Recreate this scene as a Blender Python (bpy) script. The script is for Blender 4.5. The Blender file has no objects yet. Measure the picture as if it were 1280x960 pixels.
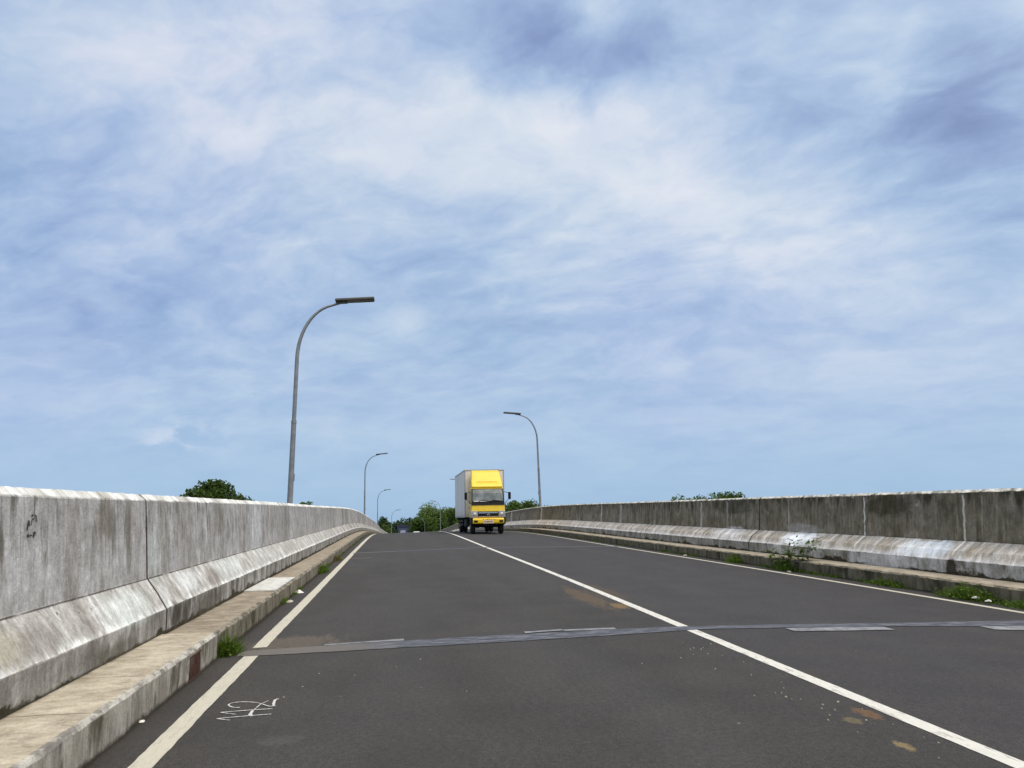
import bpy, math, random
from mathutils import Vector, Matrix, noise as mn

rnd = random.Random(7)
scene = bpy.context.scene
COL = scene.collection

# ------------------------------------------------------------------ node helpers
class NT:
    def __init__(s, tree):
        s.t = tree
    def n(s, typ, **props):
        nd = s.t.nodes.new(typ)
        for k, v in props.items():
            setattr(nd, k, v)
        return nd
    def put(s, sock, v):
        if v is None:
            return
        if isinstance(v, bpy.types.NodeSocket):
            s.t.links.new(v, sock)
        else:
            if sock.type == 'RGBA' and hasattr(v, '__len__') and len(v) == 3:
                v = (*v, 1)
            sock.default_value = v
    def m(s, op, a, b=None, c=None, clamp=False):
        nd = s.n('ShaderNodeMath', operation=op, use_clamp=clamp)
        for i, v in enumerate((a, b, c)):
            s.put(nd.inputs[i], v)
        return nd.outputs[0]
    def vm(s, op, a, b=None, scale=None):
        nd = s.n('ShaderNodeVectorMath', operation=op)
        s.put(nd.inputs[0], a); s.put(nd.inputs[1], b)
        if scale is not None:
            s.put(nd.inputs['Scale'], scale)
        return nd.outputs['Value'] if op in ('DOT_PRODUCT', 'LENGTH') else nd.outputs[0]
    def mix(s, f, a, b, typ='MIX'):
        nd = s.n('ShaderNodeMix', data_type='RGBA', blend_type=typ)
        nd.clamp_factor = True
        s.put(nd.inputs[0], f); s.put(nd.inputs[6], a); s.put(nd.inputs[7], b)
        return nd.outputs[2]
    def sm(s, x, lo, hi, a=0.0, b=1.0, kind='SMOOTHSTEP'):
        nd = s.n('ShaderNodeMapRange', interpolation_type=kind)
        for i, v in enumerate((x, lo, hi, a, b)):
            s.put(nd.inputs[i], v)
        return nd.outputs[0]
    def xyz(s, x=0.0, y=0.0, z=0.0):
        nd = s.n('ShaderNodeCombineXYZ')
        for i, v in enumerate((x, y, z)):
            s.put(nd.inputs[i], v)
        return nd.outputs[0]
    def noise(s, vec, scale=1.0, detail=4.0, rough=0.55, dist=0.0, color=False):
        nd = s.n('ShaderNodeTexNoise')
        s.put(nd.inputs['Vector'], vec)
        nd.inputs['Scale'].default_value = scale
        nd.inputs['Detail'].default_value = detail
        nd.inputs['Roughness'].default_value = rough
        nd.inputs['Distortion'].default_value = dist
        return nd.outputs[1] if color else nd.outputs[0]
    def voro(s, vec, scale=1.0, feature='F1', out=0):
        nd = s.n('ShaderNodeTexVoronoi', feature=feature)
        s.put(nd.inputs['Vector'], vec)
        nd.inputs['Scale'].default_value = scale
        return nd.outputs[out]
    def uv(s):
        nd = s.n('ShaderNodeTexCoord')
        sp = s.n('ShaderNodeSeparateXYZ')
        s.t.links.new(nd.outputs['UV'], sp.inputs[0])
        return sp.outputs[0], sp.outputs[1]
    def blob(s, u, v, u0, v0, ru, rv, nz, amt=0.9, soft=0.35):
        a = s.m('DIVIDE', s.m('SUBTRACT', u, u0), ru)
        b = s.m('DIVIDE', s.m('SUBTRACT', v, v0), rv)
        d = s.m('SQRT', s.m('ADD', s.m('MULTIPLY', a, a), s.m('MULTIPLY', b, b)))
        d = s.m('ADD', d, s.m('MULTIPLY', s.m('SUBTRACT', nz, 0.5), amt * 2))
        return s.sm(d, 1.0 - soft, 1.0 + soft, 1.0, 0.0)

def new_mat(name):
    m = bpy.data.materials.new(name)
    m.use_nodes = True
    t = m.node_tree
    b = t.nodes['Principled BSDF']
    return m, NT(t), b

def plain(name, col, rough=0.6, metal=0.0, var=0.0, scale=8.0, bump=0.0, spec=0.5, coat=0.0, dirt=None):
    m, N, b = new_mat(name)
    c = (*col, 1)
    co = N.n('ShaderNodeTexCoord').outputs['Object']
    if var or dirt:
        f = N.noise(co, scale, 5, 0.6)
        lo = tuple(x * (1 - var) for x in col); hi = tuple(min(1, x * (1 + var)) for x in col)
        c = N.mix(N.sm(f, 0.3, 0.7), lo, hi)
        if dirt:
            g = N.noise(co, scale * 0.35, 6, 0.65)
            c = N.mix(N.m('MULTIPLY', N.sm(g, 0.5, 0.72), dirt[1]), c, dirt[0])
        N.put(b.inputs['Roughness'], N.sm(f, 0.2, 0.8, max(0.02, rough - 0.08), min(1, rough + 0.1)))
    else:
        b.inputs['Roughness'].default_value = rough
    N.put(b.inputs['Base Color'], c)
    b.inputs['Metallic'].default_value = metal
    b.inputs['Specular IOR Level'].default_value = spec
    b.inputs['Coat Weight'].default_value = coat
    if bump:
        bp = N.n('ShaderNodeBump'); bp.inputs['Strength'].default_value = bump; bp.inputs['Distance'].default_value = 0.01
        N.put(bp.inputs['Height'], N.noise(co, scale * 6, 4)); N.put(b.inputs['Normal'], bp.outputs[0])
    return m

# ------------------------------------------------------------------ object helpers
def link(name, verts, faces, mat, parent=None, uvs=None, smooth=False, mats=None, fmat=None):
    me = bpy.data.meshes.new(name)
    me.from_pydata([tuple(v) for v in verts], [], faces)
    if uvs is not None:
        ul = me.uv_layers.new(name='UVMap')
        k = 0
        for f, fu in zip(faces, uvs):
            for q in fu:
                ul.data[k].uv = q; k += 1
    for mm in (mats or [mat]):
        me.materials.append(mm)
    if fmat:
        me.polygons.foreach_set('material_index', fmat)
    if smooth:
        me.polygons.foreach_set('use_smooth', [len(f_) <= 4 for f_ in faces])
    me.update()
    o = bpy.data.objects.new(name, me)
    COL.objects.link(o)
    if parent:
        o.parent = parent
    return o

def tag(o, label=None, cat=None, group=None, kind=None):
    if label: o['label'] = label
    if cat: o['category'] = cat
    if group: o['group'] = group
    if kind: o['kind'] = kind
    return o

def empty(name, loc=(0, 0, 0), rz=0.0):
    o = bpy.data.objects.new(name, None)
    o.empty_display_size = 0.2
    o.location = loc; o.rotation_euler = (0, 0, rz)
    COL.objects.link(o)
    return o

class MB:
    """collects shapes into one mesh"""
    def __init__(s):
        s.v = []; s.f = []
    def add(s, vs, fs):
        k = len(s.v); s.v += [tuple(a) for a in vs]; s.f += [tuple(i + k for i in f) for f in fs]
        return s
    def box(s, x0, x1, y0, y1, z0, z1):
        vs = [(x, y, z) for x in (x0, x1) for y in (y0, y1) for z in (z0, z1)]
        return s.add(vs, [(0, 1, 3, 2), (4, 6, 7, 5), (0, 4, 5, 1), (2, 3, 7, 6), (0, 2, 6, 4), (1, 5, 7, 3)])
    def prism(s, prof, hw0, hw1=None):
        """profile in (y,z), extruded in x; prof items may carry own half width; hw0/hw1 functions or numbers"""
        n = len(prof)
        L = [(-(p[2] if len(p) > 2 else hw0), p[0], p[1]) for p in prof]
        Rr = [((p[2] if len(p) > 2 else hw0), p[0], p[1]) for p in prof]
        fs = [tuple(range(n)), tuple(range(2 * n - 1, n - 1, -1))]
        fs += [(i, n + i, n + (i + 1) % n, (i + 1) % n) for i in range(n)]
        return s.add(L + Rr, fs)
    def tube(s, pts, r, seg=8, caps=True):
        pts = [Vector(p) for p in pts]
        rs = r if hasattr(r, '__len__') else [r] * len(pts)
        rings = []
        up = Vector((0, 0, 1))
        prev = None
        for i, p in enumerate(pts):
            d = (pts[min(i + 1, len(pts) - 1)] - pts[max(i - 1, 0)]).normalized()
            if prev is None:
                a = d.orthogonal().normalized()
            else:
                a = (prev - d * prev.dot(d)).normalized()
            prev = a
            b = d.cross(a)
            rings.append([p + (a * math.cos(2 * math.pi * k / seg) + b * math.sin(2 * math.pi * k / seg)) * rs[i] for k in range(seg)])
        vs = [q for rg in rings for q in rg]
        fs = []
        for i in range(len(pts) - 1):
            for k in range(seg):
                fs.append((i * seg + k, i * seg + (k + 1) % seg, (i + 1) * seg + (k + 1) % seg, (i + 1) * seg + k))
        if caps:
            k0 = len(vs)          # caps keep their own vertices, so the tube's shading stays true
            vs += rings[0] + rings[-1]
            fs.append(tuple(k0 + k for k in range(seg - 1, -1, -1)))
            fs.append(tuple(k0 + seg + k for k in range(seg)))
        return s.add(vs, fs)
    def lathe_x(s, prof, cy, cz, seg=28):
        """profile of (x, r) turned round the x axis through (cy, cz)"""
        n = len(prof)
        vs = [(x, cy + r * math.cos(2 * math.pi * k / seg), cz + r * math.sin(2 * math.pi * k / seg)) for k in range(seg) for x, r in prof]
        fs = [(k * n + i, k * n + i + 1, ((k + 1) % seg) * n + i + 1, ((k + 1) % seg) * n + i) for k in range(seg) for i in range(n - 1)]
        return s.add(vs, fs)
    def build(s, name, mat, parent=None, smooth=False, bevel=0.0, seg=2):
        o = link(name, s.v, s.f, mat, parent, smooth=smooth)
        if bevel:
            md = o.modifiers.new('bevel', 'BEVEL'); md.width = bevel; md.segments = seg; md.limit_method = 'ANGLE'; md.angle_limit = math.radians(25)
            md.harden_normals = False
        return o

# ------------------------------------------------------------------ the road's course
TH = 0.03                 # the ramp climbs three per cent where the photographer stands
KN = [14, 22, 30, 38, 46, 54, 64, 78, 95, 120, 160, 221]
ZC = [-0.000418, -0.000129, 0.000187, -0.000152, -0.00105, -0.00138, -0.00080, 3e-05, -8.1e-05, -0.000523, -0.000502, -0.000465]
XCV = [-0.000897, -0.000252, 0.000264, 0.000164, 4e-06, 7.7e-05, 0.000121, -6e-06, -0.00015, -5.7e-05, 0.000228, 0.000266]
def interp(x, xs, ys, left=0.0):
    if x < xs[0]: return left
    for i in range(len(xs) - 1):
        if x <= xs[i + 1]:
            t = (x - xs[i]) / (xs[i + 1] - xs[i]); return ys[i] * (1 - t) + ys[i + 1] * t
    return ys[-1]
S_MIN, S_MAX = -30, 290
PATH = []
zs = xs = zv = xv = 0.0
for i in range(0, S_MAX + 1):
    if i <= 221:
        zv += interp(i, KN, ZC); xv += interp(i, KN, XCV)
    else:                 # past the bridge the road swings away to the left
        zv += (-0.030 - zv) * 0.06; xv = max(xv - 1 / 60, -1.1)
    zs += zv; xs += xv
    PATH.append((xs, zs, xv))
CT, ST = math.cos(TH), math.sin(TH)
def centre(s):
    if s <= 0:
        x = z = sl = 0.0
    else:
        i = min(int(s), S_MAX - 1); t = s - i
        a, b = PATH[i], PATH[i + 1]
        x, z, sl = (a[k] * (1 - t) + b[k] * t for k in range(3))
    return x, s * CT - z * ST, s * ST + z * CT, sl
def P(s, off, z):
    x, y, zz, sl = centre(s)
    n = math.sqrt(1 + sl * sl)
    if s > 140:               # the carriageway narrows at the foot of the bridge
        t = min(1, (s - 140) / 70); off = XC + (off - XC) * (1 - 0.38 * t * t * (3 - 2 * t))
    return Vector((x + off / n, y - off * sl / n - z * ST, zz + z * CT))
XC, CR = 3.274, 0.0186
def rz(off):
    return -CR * abs(off - XC)
XL, XR = -1.508, 8.134
LK, LT, LS, LW = -1.847, -2.397, -2.607, -2.667
RK, RT, RS, RW = 8.661, 9.267, 9.594, 9.654
LKB, RKB = rz(LK), rz(RK)
LKT, RKT = LKB + 0.266, RKB + 0.2435

def srange(a, b, fine=0.05, near=(2.0, 24.0)):
    out = [a]; s = a
    while s < b - 1e-6:
        if near[0] <= s < near[1]:
            st = fine * (1 if s < 12 else 2)
        elif s < 60 and s >= 0: st = 0.5
        else: st = 2.0
        s = min(s + st, b)
        if near[0] > out[-1] and s > near[0]: s = min(b, near[0])
        out.append(s)
    return out

def sweep(name, prof, ss, mat, parent=None, jit=None, caps=True, closed=False, uvmode='sv', smooth=False):
    """prof: (off, z, v); surfaces run along the road. uv = (s, v)"""
    n = len(prof)
    vs = []
    for s in ss:
        for k, p in enumerate(prof):
            o, z = p[0], p[1]
            if jit and jit[k]:
                a = jit[k]
                o += a * mn.noise((s * 3.1, k * 7.3, p[0])) + 0.6 * a * mn.noise((s * 11.0, k * 3.1, 5 + p[0]))
                z += a * mn.noise((s * 3.7, k * 5.3, 9 + p[0])) + 0.6 * a * mn.noise((s * 13.0, k * 2.1, 15 + p[0]))
            vs.append(P(s, o, z))
    fs, uv = [], []
    m = n if closed else n - 1
    for i in range(len(ss) - 1):
        for k in range(m):
            k2 = (k + 1) % n
            fs.append((i * n + k, i * n + k2, (i + 1) * n + k2, (i + 1) * n + k))
            uv.append(((ss[i], prof[k][2]), (ss[i], prof[k2][2]), (ss[i + 1], prof[k2][2]), (ss[i + 1], prof[k][2])))
    if caps:
        for i in (0, len(ss) - 1):
            idx = [i * n + k for k in range(n)]
            if i == 0: idx.reverse()
            fs.append(tuple(idx)); uv.append(tuple((ss[i] + 0.0, prof[j % n][2]) for j in (range(n) if i else range(n - 1, -1, -1))))
    return link(name, vs, fs, mat, parent, uvs=uv, smooth=smooth)

# ------------------------------------------------------------------ materials of the setting
def mat_asphalt():
    m, N, b = new_mat('asphalt')
    u, v = N.uv()                          # u along the road, v across it
    vec = N.xyz(u, v)
    big = N.noise(N.xyz(N.m('MULTIPLY', u, 0.12), N.m('MULTIPLY', v, 0.6)), 1.0, 4, 0.6)
    mid = N.noise(vec, 1.3, 6, 0.65)
    fine = N.noise(vec, 75, 3, 0.7)
    grit = N.voro(vec, 120, 'F1')
    c = N.mix(N.sm(big, 0.35, 0.65), (0.048, 0.043, 0.038), (0.058, 0.053, 0.050))
    c = N.mix(N.m('MULTIPLY', N.sm(v, 2.6, 4.2), 0.75), c, (0.049, 0.045, 0.048))
    c = N.mix(N.m('MULTIPLY', N.sm(mid, 0.42, 0.7), 0.45), c, (0.074, 0.066, 0.055))
    c = N.mix(N.m('MULTIPLY', N.sm(mid, 0.5, 0.28), 0.30), c, (0.033, 0.030, 0.029))
    c = N.mix(0.65, c, N.mix(N.sm(fine, 0.3, 0.7), (0.38, 0.38, 0.38), (1.75, 1.72, 1.66)), 'MULTIPLY')
    # paler worn stone chips
    c = N.mix(N.m('MULTIPLY', N.sm(grit, 0.22, 0.1), N.sm(N.noise(vec, 31, 2), 0.46, 0.58)), c, (0.19, 0.18, 0.16))
    # dark dot stains and pale specks
    sp = N.voro(vec, 2.7, 'F1')
    c = N.mix(N.m('MULTIPLY', N.sm(sp, 0.065, 0.03), 0.55), c, (0.028, 0.027, 0.026))
    sp2 = N.voro(N.vm('ADD', vec, (7.3, 2.1, 0)), 3.6, 'F1')
    c = N.mix(N.m('MULTIPLY', N.sm(sp2, 0.045, 0.02), N.sm(mid, 0.45, 0.6)), c, (0.33, 0.32, 0.29))
    for lane in (0.15, 1.75, 4.9, 6.5):      # faintly polished wheel tracks
        c = N.mix(N.m('MULTIPLY', N.sm(N.m('ABSOLUTE', N.m('SUBTRACT', N.m('ADD', v, N.m('MULTIPLY', big, 0.3)), lane + 0.15)), 0.38, 0.05), 0.22), c, (0.070, 0.066, 0.063))
    # grimy gutters
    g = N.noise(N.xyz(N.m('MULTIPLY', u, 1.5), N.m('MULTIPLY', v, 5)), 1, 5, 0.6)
    gl = N.m('MULTIPLY', N.sm(N.m('ADD', v, N.m('MULTIPLY', g, 0.24)), -1.50, -1.74), 0.5)
    c = N.mix(gl, c, (0.046, 0.037, 0.026))
    gr = N.m('MULTIPLY', N.sm(N.m('SUBTRACT', v, N.m('MULTIPLY', g, 0.30)), 8.18, 8.42), 0.75)
    c = N.mix(gr, c, (0.032, 0.027, 0.018))
    # ochre soil stains beside the centre line, dust at the joint
    nz = N.noise(N.xyz(N.m('MULTIPLY', u, 1.2), N.m('MULTIPLY', v, 5)), 1.6, 6, 0.7)
    nzs = N.noise(N.xyz(N.m('MULTIPLY', u, 0.6), v), 26, 5, 0.7)
    for (u0, v0, ru, rv, col, a) in [(12.3, 2.90, 1.3, 0.17, (0.145, 0.098, 0.052), 0.62), (11.05, 3.10, 0.30, 0.10, (0.26, 0.165, 0.065), 0.7),
                                     (13.0, 3.35, 1.2, 0.20, (0.125, 0.085, 0.040), 0.45),
                                     (5.1, 3.11, 0.14, 0.055, (0.20, 0.105, 0.045), 0.7), (4.42, 2.91, 0.085, 0.035, (0.30, 0.22, 0.10), 0.75),
                                     (4.98, 2.93, 0.07, 0.05, (0.22, 0.17, 0.08), 0.55), (9.45, -1.15, 0.5, 0.5, (0.17, 0.135, 0.10), 0.55),
                                     (5.55, -0.75, 0.10, 0.14, (0.12, 0.115, 0.105), 0.35)]:
        c = N.mix(N.m('MULTIPLY', N.blob(u, v, u0, v0, ru, rv, nz if ru > 0.35 else nzs, 1.6, 0.35), a), c, col)
    c = N.vm('MULTIPLY', c, (0.96, 0.975, 1.01))
    c = N.mix(N.m('MULTIPLY', N.sm(N.m('ADD', v, N.m('MULTIPLY', g, 0.10)), -1.74, -1.80), 0.75), c, (0.018, 0.015, 0.010))  # thin line at the left kerb foot: joint dirt with contact shadow painted in
    med = N.noise(vec, 22, 4, 0.75)
    c = N.mix(0.8, c, N.mix(N.sm(med, 0.34, 0.66), (0.60, 0.60, 0.60), (0.98, 0.98, 0.98)), 'MULTIPLY')
    N.put(b.inputs['Base Color'], c)
    N.put(b.inputs['Roughness'], N.sm(fine, 0.2, 0.8, 0.72, 0.95))
    b.inputs['Specular IOR Level'].default_value = 0.3
    bp = N.n('ShaderNodeBump'); bp.inputs['Strength'].default_value = 0.55; bp.inputs['Distance'].default_value = 0.008
    N.put(bp.inputs['Height'], N.m('ADD', fine, N.m('MULTIPLY', N.m('SUBTRACT', 1.0, grit), 0.5)))
    N.put(b.inputs['Normal'], bp.outputs[0])
    return m

def mat_paint(name, col, wear=0.5):
    m, N, b = new_mat(name)
    u, v = N.uv()
    vec = N.xyz(u, v)
    w = N.noise(N.xyz(N.m('MULTIPLY', u, 2.0), N.m('MULTIPLY', v, 9.0)), 1.6, 7, 0.72)
    f = N.noise(vec, 60, 3, 0.7)
    across = N.noise(N.xyz(N.m('MULTIPLY', u, 14.0), N.m('MULTIPLY', v, 2.0)), 1, 3, 0.6)
    c = N.mix(N.sm(w, 0.35, 0.65), tuple(x * 0.80 for x in col), col)
    c = N.mix(N.m('MULTIPLY', N.sm(across, 0.55, 0.75), 0.35), c, tuple(x * 0.62 for x in col))
    c = N.mix(N.m('MULTIPLY', N.sm(N.m('ADD', w, N.m('MULTIPLY', f, 0.22)), 0.64, 0.71), wear), c, (0.10, 0.09, 0.075))
    c = N.mix(0.3, c, N.mix(N.sm(f, 0.3, 0.7), (0.7, 0.7, 0.7), (1.15, 1.15, 1.15)), 'MULTIPLY')
    N.put(b.inputs['Base Color'], c); b.inputs['Roughness'].default_value = 0.75
    bp = N.n('ShaderNodeBump'); bp.inputs['Strength'].default_value = 0.3; bp.inputs['Distance'].default_value = 0.004
    N.put(bp.inputs['Height'], f); N.put(b.inputs['Normal'], bp.outputs[0])
    return m

def mat_wall(name, pale):
    """weathered parapet concrete. uv = (metres along, metres above the kerb top): toe 0-.25, slope .25-.55, face .55-1.37, chamfer above"""
    m, N, b = new_mat(name)
    u, v = N.uv()
    vec = N.xyz(u, v, 3.7 if pale else 8.1)
    def st(su, sv, seed, det=6, ro=0.62):
        return N.noise(N.xyz(N.m('MULTIPLY', u, su), N.m('MULTIPLY', v, sv), seed), 1.0, det, ro)
    big = st(0.55, 0.8, 1.0, 4); s1 = st(4.5, 0.75, 2.0); s2 = st(12.0, 1.7, 3.0); s3 = st(2.6, 0.7, 4.0)
    blot = N.noise(vec, 2.3, 7, 0.7); far_ = N.sm(u, 20.0, 45.0); farv = st(0.42, 0.15, 51.0, 3)
    fine = N.noise(vec, 42, 5, 0.7); mott = N.noise(vec, 6.5, 6, 0.66)
    toe = N.sm(v, 0.255, 0.245); crest = N.sm(N.m('ADD', v, N.m('MULTIPLY', N.m('SUBTRACT', mott, 0.5), 0.05)), 1.365, 1.385)
    face = N.sm(v, 0.545, 0.555)
    slope = N.m('MULTIPLY', N.m('SUBTRACT', 1.0, toe), N.m('SUBTRACT', 1.0, face))
    topd = N.sm(N.m('ADD', v, N.m('MULTIPLY', N.m('SUBTRACT', s2, 0.5), 1.5)), 0.85, 1.35)
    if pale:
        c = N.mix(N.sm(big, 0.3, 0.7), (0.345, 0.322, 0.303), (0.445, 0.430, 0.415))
        c = N.mix(N.m('MULTIPLY', N.m('MULTIPLY', N.sm(s1, 0.46, 0.66), N.sm(st(0.8, 0.5, 71.0), 0.36, 0.62)), 0.62), c, (0.215, 0.198, 0.180))
        c = N.mix(N.m('MULTIPLY', N.m('MULTIPLY', N.sm(s2, 0.52, 0.70), N.sm(st(1.1, 0.6, 72.0), 0.38, 0.62)), 0.62), c, (0.235, 0.215, 0.190))
        c = N.mix(N.m('MULTIPLY', N.sm(s3, 0.50, 0.30), 0.5), c, (0.53, 0.525, 0.515))
        c = N.mix(N.m('MULTIPLY', N.sm(st(9, 1.1, 9.0), 0.56, 0.74), 0.45), c, (0.60, 0.595, 0.585))
        c = N.mix(N.m('MULTIPLY', N.sm(blot, 0.50, 0.70), 0.45), c, (0.245, 0.225, 0.205))
        c = N.mix(N.m('MULTIPLY', N.sm(blot, 0.46, 0.30), 0.45), c, (0.50, 0.50, 0.495))
        c = N.mix(N.m('MULTIPLY', far_, N.sm(farv, 0.45, 0.62)), c, (0.215, 0.195, 0.17))
        c = N.mix(N.m('MULTIPLY', N.m('MULTIPLY', topd, N.sm(s2, 0.48, 0.66)), 0.75), c, (0.125, 0.108, 0.088))
        c = N.mix(N.m('MULTIPLY', N.m('MULTIPLY', N.sm(st(26, 0.9, 12.0), 0.60, 0.68), N.sm(st(0.9, 0.4, 14.0), 0.48, 0.62)), 0.6), c, (0.13, 0.115, 0.10))
        c = N.mix(N.m('MULTIPLY', N.sm(N.noise(N.xyz(N.m('MULTIPLY', u, 1.3), v, 3), 1.0, 3), 0.55, 0.7), 0.20), c, (0.37, 0.40, 0.33))
        # slope: lime-washed, scuffed along the fall, pocked
        q1 = st(5.0, 2.2, 21.0, 8, 0.7); q2 = st(15, 4.0, 22.0, 8, 0.7)
        sc = N.mix(N.sm(q1, 0.36, 0.64), (0.37, 0.345, 0.315), (0.57, 0.565, 0.545))
        sc = N.mix(N.m('MULTIPLY', N.sm(N.noise(vec, 16, 6, 0.75), 0.50, 0.66), 0.6), sc, (0.24, 0.215, 0.19))
        sc = N.mix(N.m('MULTIPLY', N.sm(blot, 0.52, 0.66), 0.55), sc, (0.30, 0.275, 0.24))
        sc = N.mix(N.m('MULTIPLY', far_, N.sm(st(0.9, 0.2, 53.0, 3), 0.42, 0.58)), sc, (0.21, 0.19, 0.165))
        sc = N.mix(N.m('MULTIPLY', N.sm(q2, 0.53, 0.70), 0.55), sc, (0.66, 0.68, 0.65))
        sc = N.mix(N.m('MULTIPLY', N.sm(q2, 0.46, 0.30), 0.55), sc, (0.20, 0.178, 0.152))
        sc = N.mix(N.m('MULTIPLY', N.sm(N.voro(N.xyz(u, N.m('MULTIPLY', v, 0.8)), 13.0), 0.20, 0.10), N.sm(mott, 0.45, 0.62)), sc, (0.07, 0.062, 0.055))
        sc = N.mix(N.m('MULTIPLY', N.sm(v, 0.31, 0.255), N.sm(mott, 0.35, 0.6)), sc, (0.74, 0.745, 0.72))
        tc = N.mix(N.sm(st(5, 2.0, 31.0), 0.35, 0.65), (0.215, 0.198, 0.176), (0.385, 0.365, 0.340))
        dark = N.m('MULTIPLY', N.sm(st(3.2, 0.7, 33.0), 0.47, 0.63), N.sm(u, 8.8, 9.3, 0.45, 1.0))
        tc = N.mix(N.m('MULTIPLY', dark, 0.8), tc, (0.085, 0.078, 0.058))
        tc = N.mix(N.m('MULTIPLY', N.sm(mott, 0.52, 0.68), 0.5), tc, (0.16, 0.145, 0.12))
        moss = N.m('MULTIPLY', N.sm(N.m('SUBTRACT', v, N.m('MULTIPLY', N.sm(st(1.4, 2.0, 35.0), 0.45, 0.72), 0.11)), 0.035, 0.0), 0.95)
        tc = N.mix(moss, tc, (0.034, 0.028, 0.012))
        cc = N.mix(N.sm(N.noise(N.xyz(u, 0.0, 3), 1.9, 6, 0.6), 0.34, 0.58), (0.44, 0.425, 0.385), (0.70, 0.70, 0.665))
        cc = N.mix(N.m('MULTIPLY', N.sm(mott, 0.56, 0.70), 0.5), cc, (0.30, 0.285, 0.24))
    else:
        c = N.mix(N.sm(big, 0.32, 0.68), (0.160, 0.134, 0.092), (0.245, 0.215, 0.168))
        c = N.mix(N.m('MULTIPLY', N.sm(s1, 0.48, 0.68), 0.75), c, (0.078, 0.066, 0.032))
        c = N.mix(N.m('MULTIPLY', N.sm(s2, 0.52, 0.70), 0.60), c, (0.075, 0.064, 0.040))
        c = N.mix(N.m('MULTIPLY', N.sm(st(8, 0.8, 9.0), 0.55, 0.72), 0.60), c, (0.38, 0.34, 0.275))
        c = N.mix(N.m('MULTIPLY', N.sm(blot, 0.50, 0.66), 0.55), c, (0.088, 0.074, 0.042))
        c = N.mix(N.m('MULTIPLY', N.sm(blot, 0.44, 0.30), 0.5), c, (0.33, 0.30, 0.255))
        blk = N.m('MULTIPLY', N.sm(N.m('ADD', v, N.m('MULTIPLY', N.m('SUBTRACT', st(2.2, 0.8, 15.0), 0.5), 2.2)), 0.95, 1.5), N.sm(st(5, 1.6, 16.0), 0.36, 0.58))
        c = N.mix(N.m('MULTIPLY', blk, 0.9), c, (0.030, 0.027, 0.014))
        # pale drips just under the top, one every formwork tie
        dr = N.voro(N.xyz(N.m('MULTIPLY', u, 1.7), N.m('MULTIPLY', N.m('SUBTRACT', v, 1.24), 3.2)), 1.0)
        c = N.mix(N.m('MULTIPLY', N.m('MULTIPLY', N.sm(dr, 0.16, 0.05), N.sm(v, 1.02, 1.12)), 0.55), c, (0.40, 0.36, 0.29))
        q1 = st(4.0, 1.8, 21.0, 8, 0.7); q2 = st(11, 3.0, 22.0, 8, 0.7)
        sc = N.mix(N.sm(q1, 0.36, 0.66), (0.25, 0.205, 0.150), (0.46, 0.425, 0.375))
        sc = N.mix(N.m('MULTIPLY', N.sm(q2, 0.50, 0.70), 0.6), sc, (0.62, 0.60, 0.56))
        sc = N.mix(N.m('MULTIPLY', N.sm(q2, 0.48, 0.32), 0.55), sc, (0.145, 0.115, 0.078))
        sc = N.mix(N.m('MULTIPLY', N.sm(N.m('ADD', v, N.m('MULTIPLY', mott, 0.12)), 0.40, 0.30), 0.7), sc, (0.60, 0.58, 0.55))
        tc = N.mix(N.sm(st(2.2, 1.5, 31.0), 0.38, 0.62), (0.185, 0.172, 0.150), (0.345, 0.33, 0.305))
        tc = N.mix(N.m('MULTIPLY', N.sm(st(2.6, 0.7, 33.0), 0.52, 0.62), 0.8), tc, (0.085, 0.080, 0.055))
        far = N.sm(u, 18.6, 19.6)
        tc = N.mix(N.m('MULTIPLY', far, 0.55), tc, (0.10, 0.092, 0.070))
        moss = N.m('MULTIPLY', N.sm(N.m('SUBTRACT', v, N.m('MULTIPLY', N.sm(st(1.2, 2.0, 35.0), 0.42, 0.72), 0.13)), 0.03, 0.0), 0.95)
        tc = N.mix(moss, tc, (0.028, 0.022, 0.010))
        cc = N.mix(N.sm(mott, 0.34, 0.60), (0.17, 0.16, 0.13), (0.60, 0.58, 0.53))
    col = N.mix(face, N.mix(toe, sc, tc), c)
    col = N.mix(crest, col, cc)  # paler chamfer: its brightness from facing the sky is put into the colour
    if not pale:
        nzb = N.noise(N.xyz(u, N.m('MULTIPLY', v, 2.2), 5), 2.6, 6, 0.7)
        for (u0, v0, ru, rv, cl, a) in [(13.2, 0.38, 0.62, 0.14, (0.54, 0.545, 0.535), 0.85), (12.75, 0.42, 0.30, 0.12, (0.52, 0.545, 0.55), 0.8),
                                        (17.6, 0.42, 0.75, 0.15, (0.70, 0.70, 0.69), 0.95), (17.8, 0.62, 0.75, 0.13, (0.30, 0.275, 0.25), 0.8),
                                        (21.6, 0.44, 0.8, 0.16, (0.52, 0.49, 0.46), 0.9), (14.2, 0.12, 0.8, 0.16, (0.36, 0.345, 0.33), 0.8),
                                        (12.33, 0.10, 0.13, 0.17, (0.030, 0.025, 0.015), 0.95), (21.5, 1.15, 1.2, 0.2, (0.05, 0.045, 0.03), 0.6), (14.5, 1.15, 0.7, 0.2, (0.05, 0.042, 0.022), 0.7)]:
            col = N.mix(N.m('MULTIPLY', N.blob(u, v, u0, v0, ru, rv, nzb, 0.8, 0.25), a), col, cl)
        # mortar in the joints between casts
        wob = N.m('MULTIPLY', N.m('SUBTRACT', N.noise(N.xyz(0.0, N.m('MULTIPLY', v, 4), 1), 1.0, 3), 0.5), 0.10)
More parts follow.
